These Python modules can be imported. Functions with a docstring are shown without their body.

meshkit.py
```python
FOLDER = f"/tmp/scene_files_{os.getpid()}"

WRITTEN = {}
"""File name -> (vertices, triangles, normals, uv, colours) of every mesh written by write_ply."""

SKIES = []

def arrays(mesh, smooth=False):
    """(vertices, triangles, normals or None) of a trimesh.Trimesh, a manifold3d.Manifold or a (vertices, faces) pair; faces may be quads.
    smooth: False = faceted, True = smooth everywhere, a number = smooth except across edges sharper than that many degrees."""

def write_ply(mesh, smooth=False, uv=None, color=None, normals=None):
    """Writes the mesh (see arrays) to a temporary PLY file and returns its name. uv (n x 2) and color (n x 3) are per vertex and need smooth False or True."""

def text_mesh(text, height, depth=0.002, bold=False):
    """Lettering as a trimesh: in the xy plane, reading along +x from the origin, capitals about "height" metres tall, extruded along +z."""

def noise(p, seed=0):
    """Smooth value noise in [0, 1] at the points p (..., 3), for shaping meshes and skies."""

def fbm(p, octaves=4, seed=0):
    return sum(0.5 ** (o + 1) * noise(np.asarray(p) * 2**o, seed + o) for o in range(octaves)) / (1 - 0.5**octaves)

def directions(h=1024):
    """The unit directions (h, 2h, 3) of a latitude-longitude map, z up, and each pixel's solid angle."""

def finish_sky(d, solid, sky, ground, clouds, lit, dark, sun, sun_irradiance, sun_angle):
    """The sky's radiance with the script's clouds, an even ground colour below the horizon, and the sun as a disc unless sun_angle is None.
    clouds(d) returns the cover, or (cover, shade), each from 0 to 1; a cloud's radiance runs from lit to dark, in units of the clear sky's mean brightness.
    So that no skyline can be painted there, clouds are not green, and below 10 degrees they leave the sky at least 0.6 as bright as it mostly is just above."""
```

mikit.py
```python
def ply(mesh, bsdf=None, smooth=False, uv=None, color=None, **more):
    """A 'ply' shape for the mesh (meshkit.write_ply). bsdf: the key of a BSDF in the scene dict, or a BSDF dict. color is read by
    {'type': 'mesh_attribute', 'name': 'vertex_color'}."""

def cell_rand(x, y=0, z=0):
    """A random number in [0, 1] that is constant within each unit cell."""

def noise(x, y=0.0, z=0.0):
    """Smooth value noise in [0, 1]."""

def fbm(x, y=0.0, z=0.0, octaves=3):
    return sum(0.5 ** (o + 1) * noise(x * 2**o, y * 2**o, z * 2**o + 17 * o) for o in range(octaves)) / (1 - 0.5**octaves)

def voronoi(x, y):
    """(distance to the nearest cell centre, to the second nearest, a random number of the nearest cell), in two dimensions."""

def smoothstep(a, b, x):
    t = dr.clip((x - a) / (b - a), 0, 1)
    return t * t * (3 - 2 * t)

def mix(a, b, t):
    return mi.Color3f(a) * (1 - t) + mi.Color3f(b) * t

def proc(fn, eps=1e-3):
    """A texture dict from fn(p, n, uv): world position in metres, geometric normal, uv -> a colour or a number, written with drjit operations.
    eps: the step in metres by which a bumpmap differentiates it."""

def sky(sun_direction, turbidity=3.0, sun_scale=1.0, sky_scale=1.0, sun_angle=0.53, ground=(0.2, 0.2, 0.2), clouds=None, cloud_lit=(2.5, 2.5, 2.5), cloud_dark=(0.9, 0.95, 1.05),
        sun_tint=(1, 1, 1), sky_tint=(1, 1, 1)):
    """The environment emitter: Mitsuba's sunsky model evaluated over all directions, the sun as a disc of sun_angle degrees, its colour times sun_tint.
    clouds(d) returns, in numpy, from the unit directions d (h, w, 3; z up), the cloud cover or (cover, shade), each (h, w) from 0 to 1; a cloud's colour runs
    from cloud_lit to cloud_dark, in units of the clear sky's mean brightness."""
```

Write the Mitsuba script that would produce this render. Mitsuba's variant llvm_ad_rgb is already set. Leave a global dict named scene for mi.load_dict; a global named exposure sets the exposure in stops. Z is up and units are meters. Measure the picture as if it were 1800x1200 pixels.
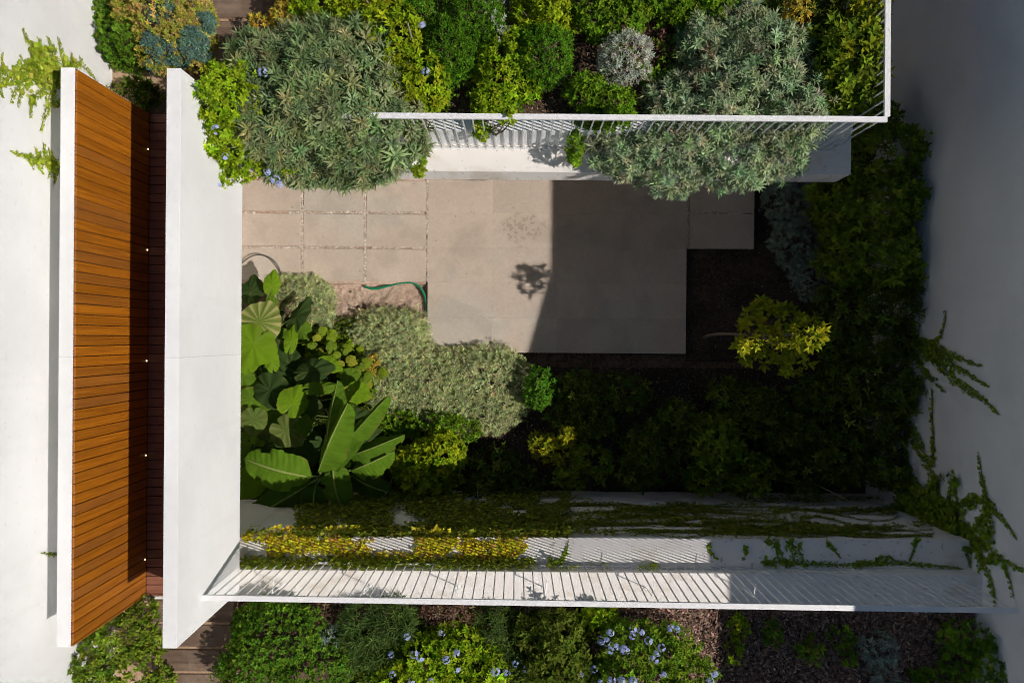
import math, random
import numpy as np, trimesh, drjit as dr, mitsuba as mi, mikit, meshkit
from mikit import proc, noise, fbm, smoothstep, mix, cell_rand

T = mi.ScalarTransform4f
scene, labels = {}, {}
# ------------------------------------------------------------------ camera, sky, exposure
H = 9.85                       # the drone hovers this far above the court paving
F = 1200.0                     # focal length in pixels of the 1800 px wide photograph
CX, CY, ROLL = 908.0, 595.0, 0.0075
scene['camera'] = {'type': 'perspective', 'fov': math.degrees(2 * math.atan(900 / F)), 'fov_axis': 'x', 'near_clip': 0.05, 'far_clip': 200.0,
                   'principal_point_offset_x': (900 - CX) / 1800, 'principal_point_offset_y': (600 - CY) / 1200,
                   'to_world': T().look_at(origin=[0, 0, H], target=[0, 0, 0], up=[-ROLL, 1, 0])}
SUN = np.array([0.94, -0.31, 1.0])
scene['sky'] = mikit.sky(SUN.tolist(), turbidity=3, sky_scale=0.50, sky_tint=(1.03, 1.0, .93), sun_tint=(0.94, 1.07, 1.36))
exposure = 1.42


def P(px, py, z):
    """World point at height z that the photograph shows at pixel (px, py) of its 1800 x 1200."""
    u, v, d = px - CX, CY - py, (H - z) / F
    return np.array([(u - ROLL * v) * d, (v + ROLL * u) * d, z])


# ------------------------------------------------------------------ materials
def mat(key, **kw):
    scene[key] = {'type': 'twosided', 'bsdf': {'type': 'principled', **kw}}


def bumped(key, height, scale, **kw):
    scene[key] = {'type': 'twosided', 'bsdf': {'type': 'bumpmap', 'arbitrary': {'type': 'principled', **kw}, 'bump': height, 'scale': scale}}


def rgb(*c): return {'type': 'rgb', 'value': list(c)}


def f_plaster(p, n, uv):
    a = fbm(p.x * 1.3, p.y * 1.3, p.z * 1.3, 4)
    b = fbm(p.x * 14 + 5, p.y * 14, p.z * 14, 3)
    c = mix((.74, .74, .73), (.835, .835, .825), smoothstep(.3, .7, a) * .7 + b * .3)
    run = smoothstep(.58, .78, fbm(p.x * 9, p.y * 9, p.z * .7, 3))
    c = mix(c, (.60, .59, .56), run * .09)
    c = mix(c, (.42, .40, .37), smoothstep(.74, .80, fbm(p.x * 24, p.y * 24, p.z * 24, 2)) * .12)
    joint = dr.select((dr.abs(p.y + .19 + .004 * (noise(p.z * 9, p.x * 9) - .5)) < .0035) & (p.x > -4.1) & (p.x < -2.9), mi.Float(1), mi.Float(0))
    return mix(c, (.52, .51, .49), joint * .55)


def f_cap(p, n, uv):           # weathered tops: dirt spots and warm run stains
    a = fbm(p.x * 2.1 + 3, p.y * 2.1, p.z * 2, 4)
    s = smoothstep(.56, .74, fbm(p.x * 3.3, p.y * 7 + 9, p.z, 4))
    d = smoothstep(.70, .78, fbm(p.x * 26, p.y * 26, p.z * 9, 3))
    c = mix((.76, .72, .67), (.84, .80, .755), a)
    return mix(mix(c, (.55, .45, .34), s * .45), (.30, .27, .22), d * .5)


TW, TH, TX0, TY0 = 0.934, 0.503, -1.272, 2.290   # tile grid of the terrace


def f_paving(p, n, uv):
    cx, cy = dr.floor((p.x - TX0) / TW), dr.floor((p.y - TY0) / TH)
    r = cell_rand(cx, cy, 3)
    a = fbm(p.x * 2.2 + r * 9, p.y * 2.2, 0, 4)
    g = fbm(p.x * 40, p.y * 40, 3, 2)
    st = fbm(p.x * 1.1 + 3, p.y * 1.1 + 8, 1, 4)
    c = mix((.465, .378, .302), (.565, .466, .378), a)
    c = mix(c, (.50, .45, .375), smoothstep(.42, .66, st) * .75)
    c = c * (1 - .10 * smoothstep(.5, .72, fbm(p.x * 2.7 + 9, p.y * 2.7, 4, 4)))
    c = c * (.93 + .10 * r) * (.93 + .14 * g)
    # a leaf stain on one tile
    d = dr.sqrt(dr.square((p.x - .13) / .42) + dr.square((p.y - 1.62) / .24)) + (fbm(p.x * 9, p.y * 9, 2, 3) - .5) * .9
    spots = smoothstep(.5, .65, fbm(p.x * 30, p.y * 30, 5, 2))
    return mix(c, (.17, .125, .085), (1 - smoothstep(.55, 1.05, d)) * (.10 + .32 * spots))


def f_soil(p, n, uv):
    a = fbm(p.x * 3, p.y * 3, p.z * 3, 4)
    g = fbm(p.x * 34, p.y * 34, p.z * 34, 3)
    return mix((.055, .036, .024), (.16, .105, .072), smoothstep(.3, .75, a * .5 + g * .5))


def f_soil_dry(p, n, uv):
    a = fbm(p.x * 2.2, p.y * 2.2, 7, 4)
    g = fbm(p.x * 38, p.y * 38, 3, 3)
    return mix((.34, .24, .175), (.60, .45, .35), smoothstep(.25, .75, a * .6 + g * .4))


def h_soil(p, n, uv): return fbm(p.x * 26, p.y * 26, p.z * 26, 3)


def f_clad(p, n, uv):
    b = dr.floor(p.y / .0935 + 50)
    r, r2 = cell_rand(b, 7, 1), cell_rand(b, 3, 2)
    g = fbm(p.y * 90 + r * 40, p.z * 2.2 + r2 * 20, p.x * 2.2, 4)
    k = fbm(p.y * 12 + r * 30, p.z * 3 + 4, p.x * 3, 3)
    c = mix((.27, .085, .005), (.44, .150, .008), smoothstep(.25, .75, g))
    c = mix(c, (.29, .10, .015), smoothstep(.55, .8, k) * .5)
    c = mix(c, (.20, .085, .03), smoothstep(.72, .95, cell_rand(b, 11, 8)) * .35)
    return c * (.82 + .24 * r)


def f_deck(p, n, uv):
    b = dr.floor(p.y / .0935 + 50)
    r, r2 = cell_rand(b, 5, 4), cell_rand(b, 2, 6)
    g = fbm(p.y * 90 + r * 40, p.x * 2.4 + r2 * 20, 2, 4)
    return mix((.16, .062, .036), (.27, .115, .07), g) * (.8 + .35 * r)


def f_sleeper(p, n, uv):
    b = dr.floor(p.y / .2533 + 60)
    r = cell_rand(b, 5, 9)
    g = fbm(p.y * 60 + r * 40, p.x * 3 + r * 20, 2, 4)
    w = smoothstep(.45, .75, fbm(p.x * 6, p.y * 6, 1, 3))
    return mix(mix((.105, .068, .046), (.20, .135, .095), g), (.25, .19, .14), w * .45) * (.85 + .3 * r)


bumped('mat_plaster', proc(lambda p, n, uv: fbm(p.x * 45, p.y * 45, p.z * 45, 3), .002), .003, base_color=proc(f_plaster), roughness=.85, specular=.3)
bumped('mat_cap', proc(lambda p, n, uv: fbm(p.x * 50 + 2, p.y * 50, p.z * 50, 3), .002), .002, base_color=proc(f_cap), roughness=.8, specular=.3)
bumped('mat_paving', proc(lambda p, n, uv: fbm(p.x * 60, p.y * 60, 1, 3), .002), .0015, base_color=proc(f_paving), roughness=.75, specular=.3)
bumped('mat_soil', proc(h_soil, .003), .02, base_color=proc(f_soil), roughness=.95, specular=.2)
bumped('mat_soil_dry', proc(h_soil, .003), .03, base_color=proc(f_soil_dry), roughness=.95, specular=.2)
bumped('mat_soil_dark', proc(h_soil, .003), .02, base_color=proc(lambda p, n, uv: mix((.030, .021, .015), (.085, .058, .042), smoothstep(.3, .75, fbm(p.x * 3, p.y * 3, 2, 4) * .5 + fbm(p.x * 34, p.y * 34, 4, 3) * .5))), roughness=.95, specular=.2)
mat('mat_clad', base_color=proc(f_clad), roughness=.45, specular=.45)
mat('mat_deck', base_color=proc(f_deck), roughness=.55, specular=.4)
mat('mat_sleeper', base_color=proc(f_sleeper), roughness=.8, specular=.3)
mat('mat_sand', base_color=proc(lambda p, n, uv: mix((.33, .21, .125), (.50, .35, .23), fbm(p.x * 30, p.y * 30, 1, 3))), roughness=.95)
mat('mat_paint', base_color=rgb(.80, .79, .78), roughness=.4, specular=.5)
mat('mat_bar', base_color=rgb(.60, .60, .58), roughness=.45, specular=.5)
mat('mat_dark', base_color=rgb(.035, .022, .016), roughness=.9)
mat('mat_gasket', base_color=rgb(.10, .10, .10), roughness=.9)
mat('mat_hose', base_color=rgb(.012, .19, .085), roughness=.35, specular=.5)
mat('mat_pipe', base_color=rgb(.07, .065, .06), roughness=.5)
mat('mat_cane', base_color=rgb(.34, .27, .19), roughness=.7)
mat('mat_bark', base_color=rgb(.17, .12, .085), roughness=.9)
mat('mat_stalk', base_color=rgb(.14, .20, .05), roughness=.5)
mat('mat_pebble', base_color={'type': 'mesh_attribute', 'name': 'vertex_color'}, roughness=.7)
VC = {'type': 'mesh_attribute', 'name': 'vertex_color'}
scene['mat_leaf'] = {'type': 'principledthin', 'base_color': VC, 'roughness': .55, 'diff_trans': .6, 'eta': 1.4, 'spec_trans': 0.0}
scene['mat_leaf_matt'] = {'type': 'principledthin', 'base_color': VC, 'roughness': .9, 'diff_trans': .5, 'eta': 1.3, 'spec_trans': 0.0}
scene['mat_leaf_gloss'] = {'type': 'principledthin', 'base_color': VC, 'roughness': .30, 'diff_trans': .75, 'eta': 1.5, 'spec_trans': 0.0}
scene['mat_petal'] = {'type': 'principledthin', 'base_color': VC, 'roughness': .8, 'diff_trans': .6, 'eta': 1.3, 'spec_trans': 0.0}


# ------------------------------------------------------------------ helpers
def num(key):
    """key, or key_001, key_002 ... when it is taken."""
    if key not in USED:
        USED[key] = 0
        return key
    USED[key] += 1
    return f'{key}_{USED[key]:03d}'


USED = {}


def thing(name, label=None, cat=None, group=None, kind=None):
    k = num(name)
    labels[k] = {a: b for a, b in (('label', label), ('category', cat), ('group', group), ('kind', kind)) if b}
    return k


def part(parent, name, mesh, bsdf, smooth=False, label=None, kind=None, color=None, **kw):
    k = num(parent + '__' + name)
    scene[k] = mikit.ply(mesh, bsdf, smooth, color=color, **kw)
    if label or kind:
        labels[k] = {a: b for a, b in (('label', label), ('kind', kind)) if b}
    return k


def solid(name, mesh, bsdf, label, cat=None, kind=None, smooth=False, group=None, color=None):
    k = thing(name, label, cat, group, kind)
    scene[k] = mikit.ply(mesh, bsdf, smooth, color=color)
    return k


def box(x0, x1, y0, y1, z0, z1, c=0.0):
    """A box; c > 0 chamfers all of its edges."""
    if c <= 0:
        m = trimesh.creation.box((x1 - x0, y1 - y0, z1 - z0))
        m.apply_translation(((x0 + x1) / 2, (y0 + y1) / 2, (z0 + z1) / 2))
        return m
    pts = []
    h = np.array([(x1 - x0) / 2, (y1 - y0) / 2, (z1 - z0) / 2])
    for s in np.ndindex(2, 2, 2):
        s = np.array(s) * 2 - 1
        for a in range(3):
            q = h - c
            q[a] = h[a]
            pts.append(s * q)
    m = trimesh.Trimesh(np.array(pts)).convex_hull
    m.apply_translation(((x0 + x1) / 2, (y0 + y1) / 2, (z0 + z1) / 2))
    return m


def cat_(ms): return trimesh.util.concatenate(ms)


def bar(a, b, w, h=None, up=(0, 0, 1)):
    """A square bar from a to b."""
    a, b = np.asarray(a, float), np.asarray(b, float)
    h = h or w
    d = b - a
    L = np.linalg.norm(d)
    d = d / L
    u = np.asarray(up, float)
    if abs(d @ u) > .98: u = np.array([0, 1., 0])
    s = np.cross(d, u); s /= np.linalg.norm(s)
    t = np.cross(s, d)
    m = trimesh.creation.box((w, h, L))
    M = np.eye(4)
    M[:3, 0], M[:3, 1], M[:3, 2], M[:3, 3] = s, np.cross(d, s), d, (a + b) / 2
    m.apply_transform(M)
    return m


def tube(pts, rad, n=6):
    pts = np.asarray(pts, float)
    rad = np.broadcast_to(np.asarray(rad, float), (len(pts),))
    t = np.gradient(pts, axis=0)
    t /= np.linalg.norm(t, axis=1, keepdims=True) + 1e-12
    u = np.cross(t, [.123, .31, .94]); u /= np.linalg.norm(u, axis=1, keepdims=True) + 1e-12
    w = np.cross(t, u)
    a = np.arange(n) * 2 * np.pi / n
    v = pts[:, None] + rad[:, None, None] * (np.cos(a)[None, :, None] * u[:, None] + np.sin(a)[None, :, None] * w[:, None])
    m = len(pts)
    i, j = np.meshgrid(np.arange(m - 1), np.arange(n), indexing='ij')
    p = i * n + j; q = i * n + (j + 1) % n
    f = np.concatenate([np.stack([p, q, q + n], -1).reshape(-1, 3), np.stack([p, q + n, p + n], -1).reshape(-1, 3)])
    return trimesh.Trimesh(v.reshape(-1, 3), f, process=False)


def spline(pts, n=24):
    from scipy.interpolate import CubicSpline
    pts = np.asarray(pts, float)
    s = np.r_[0, np.cumsum(np.linalg.norm(np.diff(pts, axis=0), axis=1))]
    return CubicSpline(s, pts)(np.linspace(0, s[-1], n))


def unit(a): return a / (np.linalg.norm(a, axis=-1, keepdims=True) + 1e-12)


def leaves(pos, d, n, L, W, col, fold=.18, droop=.15):
    """Folded pointed leaves, 4 triangles each -> (mesh, colours)."""
    N = len(pos)
    d, n = unit(d), unit(n)
    s = unit(np.cross(d, n))
    n = np.cross(s, d)
    L, W = np.broadcast_to(L, (N,))[:, None], np.broadcast_to(W, (N,))[:, None]
    mid = pos + d * L * .5 + n * (0.03 * L)
    v = np.stack([pos, pos + d * L * .48 + s * W / 2 + n * fold * W, mid, pos + d * L * .48 - s * W / 2 + n * fold * W, pos + d * L - n * droop * L], 1)
    f = np.array([[0, 1, 2], [1, 4, 2], [0, 2, 3], [2, 4, 3]])
    f = (np.arange(N)[:, None, None] * 5 + f[None]).reshape(-1, 3)
    return trimesh.Trimesh(v.reshape(-1, 3), f, process=False), np.repeat(np.clip(col, .002, .95), 5, 0)


def merge(ms):
    return cat_([m for m, _ in ms]), np.concatenate([c for _, c in ms])


LIGHTER = 1.55


def pal(rng, N, cols, var=.22, hue=.10):
    """Leaf colours: picked from the palette, each leaf a little lighter, darker or yellower."""
    cols = np.array(cols, float)
    c = cols[rng.integers(0, len(cols), N)] * LIGHTER
    c = c * np.exp(rng.normal(0, var, (N, 1)))
    return c * np.exp(rng.normal(0, hue, (N, 3)))


TYPES = {
    #          rosette spacing, leaves, length, width, elevation range (deg from the axis), up weight, palette, material
    'spurge':   dict(jit=1.8, sp=0.063, n=17, L=0.104, W=0.019, el=(22, 88), up=.75, cols=[(.125, .175, .068), (.145, .20, .085), (.175, .215, .10), (.105, .16, .07), (.21, .22, .10)], mat='mat_leaf_matt'),
    'spurge2':  dict(jit=2.0, sp=0.058, n=16, L=0.084, W=0.016, el=(18, 85), up=.75, cols=[(.175, .24, .125), (.20, .265, .145), (.235, .29, .165), (.16, .22, .115), (.26, .27, .16)], mat='mat_leaf_matt'),
    'lime':     dict(jit=2.0, sp=.046, n=7, L=.050, W=.025, el=(25, 85), up=.7, cols=[(.155, .235, .009), (.19, .275, .013), (.23, .31, .016), (.12, .195, .009)], mat='mat_leaf'),
    'lime2':    dict(jit=2.2, sp=.050, n=8, L=.060, W=.026, el=(25, 85), up=.7, cols=[(.20, .26, .011), (.235, .29, .013), (.15, .215, .009)], mat='mat_leaf'),
    'green':    dict(jit=1.8, sp=.046, n=7, L=.048, W=.024, el=(25, 85), up=.7, cols=[(.085, .155, .010), (.105, .19, .012), (.13, .215, .013), (.065, .125, .010)], mat='mat_leaf'),
    'fine':     dict(sp=.027, n=6, L=.034, W=.011, el=(10, 60), up=.6, cols=[(.060, .145, .010), (.075, .17, .012), (.095, .20, .014), (.05, .12, .01)], mat='mat_leaf'),
    'hedge':    dict(sp=.036, n=7, L=.034, W=.021, el=(25, 80), up=.6, cols=[(.065, .135, .012), (.085, .165, .014), (.11, .19, .018), (.05, .105, .010)], mat='mat_leaf'),
    'silver':   dict(sp=.030, n=8, L=.036, W=.010, el=(10, 70), up=.6, cols=[(.30, .32, .25), (.36, .37, .30), (.25, .28, .22), (.40, .40, .33)], mat='mat_leaf_matt'),
    'silver2':  dict(sp=.034, n=8, L=.050, W=.010, el=(10, 75), up=.6, cols=[(.18, .23, .18), (.22, .27, .21), (.15, .20, .16)], mat='mat_leaf_matt'),
    'rosemary': dict(sp=.026, jit=2.6, n=9, L=.046, W=.0080, el=(14, 62), up=1.6, cols=[(.27, .315, .145), (.31, .345, .165), (.345, .375, .185), (.215, .25, .11), (.35, .35, .18)], mat='mat_leaf_matt'),
    'broad':    dict(jit=2.2, sp=.064, n=7, L=.085, W=.036, el=(30, 88), up=.7, cols=[(.095, .14, .012), (.125, .175, .014), (.16, .215, .016), (.07, .11, .011)], mat='mat_leaf'),
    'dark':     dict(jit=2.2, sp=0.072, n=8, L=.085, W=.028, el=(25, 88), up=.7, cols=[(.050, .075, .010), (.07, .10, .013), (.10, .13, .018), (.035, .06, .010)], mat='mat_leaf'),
    'needle':   dict(sp=.050, n=9, L=.10, W=.010, el=(15, 75), up=.9, cols=[(.05, .085, .02), (.065, .105, .025), (.08, .12, .03)], mat='mat_leaf'),
    'yellow':   dict(sp=.060, n=8, L=.075, W=.028, el=(25, 85), up=.8, cols=[(.22, .23, .012), (.26, .26, .015), (.18, .20, .012)], mat='mat_leaf'),
    'ochre':    dict(sp=.045, n=8, L=.045, W=.020, el=(25, 85), up=.7, cols=[(.33, .22, .03), (.36, .27, .04), (.25, .22, .03)], mat='mat_leaf'),
    'blue':     dict(sp=.034, n=12, L=.042, W=.010, el=(15, 85), up=.8, cols=[(.085, .155, .115), (.10, .175, .13), (.075, .135, .11)], mat='mat_leaf_matt'),
    'sedum':    dict(sp=.034, n=9, L=.034, W=.014, el=(15, 80), up=.8, cols=[(.28, .27, .04), (.32, .29, .06), (.22, .24, .035), (.34, .24, .08)], mat='mat_leaf'),
    'dry':      dict(sp=.034, n=8, L=.050, W=.010, el=(15, 85), up=.5, cols=[(.13, .075, .05), (.17, .10, .065), (.10, .055, .042), (.20, .14, .085)], mat='mat_leaf_matt'),
}


def crown(blobs, kind, seed, dens=1.0, low=-.35, extra=None):
    """Leaf rosettes over the shells of the blobs (centre, radii), thinned by noise so that gaps and clumps appear."""
    t = {**TYPES[kind], **(extra or {})}
    rng = np.random.default_rng(seed)
    pos, axis = [], []
    B = [(np.array(b[:3], float), np.array(b[3:6], float)) for b in blobs]
    for i, (c, r) in enumerate(B):
        area = 2.4 * np.pi * ((r[0] * r[1] + r[0] * r[2] + r[1] * r[2]) / 3)
        N = int(dens * area / t['sp'] ** 2) + 4
        d = unit(rng.normal(size=(int(N * 1.7), 3)))
        d = d[d[:, 2] > low][:N]
        lump = meshkit.fbm(d * 2.3 + seed * 3.1 + i * 7, 3, seed=seed)
        fine_ = meshkit.noise(d * 6.0 + seed + i * 5, seed=seed + 3)
        k = (.74 + .5 * lump) * (1 - rng.uniform(-.06, .14, len(d)) * t.get('jit', 1)) * (.92 + .16 * fine_)
        p = c + d * r * k[:, None]
        keep = (fine_ > .16) | (rng.random(len(d)) < .35)
        for j, (c2, r2) in enumerate(B):
            if j != i:
                keep &= np.linalg.norm((p - c2) / r2, axis=1) > .74
        p, d = p[keep], d[keep]
        pos.append(p); axis.append(unit(d / r * r.mean()))
    pos, axis = np.concatenate(pos), np.concatenate(axis)
    M = len(pos)
    axis = unit(axis + np.array([0, 0, t['up']]) + rng.normal(0, .28, (M, 3)))
    n = t['n']
    e = unit(np.cross(axis, rng.normal(size=(M, 3))))
    g = np.cross(axis, e)
    az = (np.arange(n) * 2.39996)[None] + rng.uniform(0, 6.28, (M, 1)) + rng.normal(0, .25, (M, n))
    el = np.radians(np.linspace(*t['el'], n))[None] + rng.normal(0, .13, (M, n))
    perp = np.cos(az)[..., None] * e[:, None] + np.sin(az)[..., None] * g[:, None]
    d = axis[:, None] * np.cos(el)[..., None] + perp * np.sin(el)[..., None]
    nn = axis[:, None] * np.sin(el)[..., None] - perp * np.cos(el)[..., None]
    size = np.exp(rng.normal(0, .16, (M, 1))) * rng.uniform(.75, 1.12, (M, n))
    base = pos[:, None] - axis[:, None] * (np.linspace(0, .35, n) * t['L'])[None, :, None]
    N = M * n
    clump = np.exp(.55 * (meshkit.fbm(pos * 4.0, 2, seed=seed) - .5))[:, None]
    ros = np.repeat(pal(rng, M, t['cols'], .20, .07) * clump, n, 0)
    col = ros * np.exp(rng.normal(0, .12, (N, 1)))
    return leaves(base.reshape(-1, 3), d.reshape(-1, 3), nn.reshape(-1, 3), (size * t['L']).ravel(), (size * t['W']).ravel(), col), pos


def branches(base, pos, seed, count=14, r0=.014):
    rng = np.random.default_rng(seed + 999)
    ms = []
    for p in pos[rng.choice(len(pos), min(count, len(pos)), replace=False)]:
        b = np.asarray(base) + np.r_[rng.normal(0, .03, 2), 0]
        mid = (b + p) / 2 + np.r_[rng.normal(0, .05, 2), .04]
        ms.append(tube(spline([b, mid, p], 7), np.linspace(r0, .003, 7), 5))
    return cat_(ms)


def W(px, py, zc, rx, ry, rz):
    """Blob from its place and radii in the photograph, at the height zc; rz in metres."""
    c, s = P(px, py, zc), (H - zc) / F
    return (*c, rx * s, ry * s, rz)


SEED = [100]


def shrub(name, label, cat, kind, blobs, z0, group=None, dens=1.0, flowers=None, extra=None, mixin=None, nb=14, low=-.35):
    SEED[0] += 7
    sd = SEED[0]
    k = thing(name, label, cat, group)
    bl = [W(*b) for b in blobs]
    (m, c), pos = crown(bl, kind, sd, dens, low, extra)
    part(k, 'foliage', m, TYPES[kind]['mat'], color=c, kind='stuff')
    for i, (kd, bb, dn) in enumerate(mixin or []):
        (m, c), _ = crown([W(*b) for b in bb], kd, sd + 50 + i, dn, low)
        part(k, 'foliage', m, TYPES[kd]['mat'], color=c, kind='stuff')
    cx = np.mean([b[0] for b in bl]); cy = np.mean([b[1] for b in bl])
    part(k, 'branches', branches((cx, cy, z0), pos, sd, nb), 'mat_bark', smooth=True)
    if flowers:
        flower_heads(k, flowers, pos, sd)
    return k


def flower_mesh(seed, R=.034, florets=11):
    rng = np.random.default_rng(seed)
    ps, ds, ns, Ls, Ws, cs = [], [], [], [], [], []
    for i in range(florets):
        a = unit(rng.normal(size=3) * [1, 1, .5] + [0, 0, .75])
        c = a * R * np.array([1, 1, .7])
        e = unit(np.cross(a, rng.normal(size=3))); g = np.cross(a, e)
        col = np.array([.46, .54, .88]) * rng.uniform(.85, 1.1) if rng.random() < .75 else np.array([.58, .63, .86])
        for k in range(5):
            t = k * 1.2566 + rng.normal(0, .1)
            q = np.cos(t) * e + np.sin(t) * g
            ps.append(c); ds.append(q + a * .25); ns.append(a); Ls.append(.019); Ws.append(.0145); cs.append(col)
    return leaves(np.array(ps), np.array(ds), np.array(ns), np.array(Ls), np.array(Ws), np.array(cs), .05, .1)


FLOWERS = [None] * 4


def flower_heads(k, spots, pos, seed):
    """Flower heads (px, py) set on the crown's highest leaf rosettes near that place."""
    rng = np.random.default_rng(seed + 5)
    for i, (px, py) in enumerate(spots):
        q = P(px, py, float(np.median(pos[:, 2])))
        dd = np.linalg.norm(pos[:, :2] - q[:2], axis=1)
        near = pos[dd < max(.09, dd.min() + .01)]
        z = near[:, 2].max() + .045
        q = P(px, py, z)
        v = i % 4
        if FLOWERS[v] is None:
            m, c = flower_mesh(31 + v)
            FLOWERS[v] = mikit.ply(m, 'mat_petal', color=c)
        key = num(k + '__flower_head')
        scene[key] = {**FLOWERS[v], 'to_world': T().translate(q.tolist()).rotate([0, 0, 1], float(rng.uniform(0, 360))).rotate([1, 0, 0], float(rng.normal(0, 18))).scale(float(rng.uniform(.85, 1.25)))}


# ================================================================== large structure
# --- ground
solid('ground', box(-40, 40, -40, 40, -.40, -.12), 'mat_soil', 'dark bare soil of the garden court between the planting', kind='structure')
# --- the two high walls that close the court
prof = [(-8.5, -.3), (8.5, -.3), (8.5, 4.92), (-.55, 4.92), (-2.15, 5.36), (-8.5, 5.36)]     # (y, z): the top steps up by a slope
import shapely
poly = shapely.Polygon(prof)
m = trimesh.creation.extrude_polygon(poly, .30, engine='earcut')
m.apply_transform(np.array([[0, 0, 1, 5.10], [1, 0, 0, 0], [0, 1, 0, 0], [0, 0, 0, 1.0]]))
solid('boundary_wall', m, 'mat_plaster', 'tall white rendered wall in grey shade along the right side of the court', 'wall')
LX = -4.34
solid('boundary_wall', box(LX - .3, LX, -8.5, 8.5, -.3, 5.6), 'mat_plaster', 'tall sunlit white wall at the far left with two patches of ivy', 'wall')

# --- court paving: stepping slabs with pebble joints, and the tiled terrace
pav = thing('court_paving', 'sandy stone slabs and terrace tiles of the court floor', kind='structure')
terr_b = P(752, 620, 0)
def slab_px(x0, y0, x1, y1, z1=0.0, c=.006, z0=-.11, gap=0.0, ref=590):
    a = np.array([P(x0, 407, z1)[0], P(ref, y1, z1)[1]]); b = np.array([P(x1, 407, z1)[0], P(ref, y0, z1)[1]])
    return box(a[0] + gap, b[0] - gap, a[1] + gap, b[1] - gap, z0, z1, c)
xs = [312, 420, 531, 641.5, 751]
ys = [196, 256, 315, 373.5, 435, 496]
for i in range(4):
    for j in range(5):
        part(pav, 'stepping_slab', slab_px(xs[i] + 2.2, ys[j] + 2.2, xs[i + 1] - 2.2, ys[j + 1] - 2.2, c=.007), 'mat_paving')
tx = np.linspace(752.5, 1207, 5); ty = np.linspace(192, 620, 8)
TX0, TW = P(752.5, 407, 0)[0], (tx[1] - tx[0]) * H / F
TY0, TH = P(980, 620, 0)[1], (ty[1] - ty[0]) * H / F
rng = np.random.default_rng(4)
for i in range(4):
    for j in range(7):
        part(pav, 'terrace_tile', slab_px(tx[i], ty[j], tx[i + 1], ty[j + 1], -.001 + rng.uniform(-.0005, .0005), .0008, -.11, .0003, 980), 'mat_paving')
for j, (a, b) in enumerate([(256, 314), (315, 374), (375.5, 437)]):
    part(pav, 'stepping_slab', slab_px(1212, a, 1326, b, -.006, .007, ref=1270), 'mat_paving')
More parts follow.
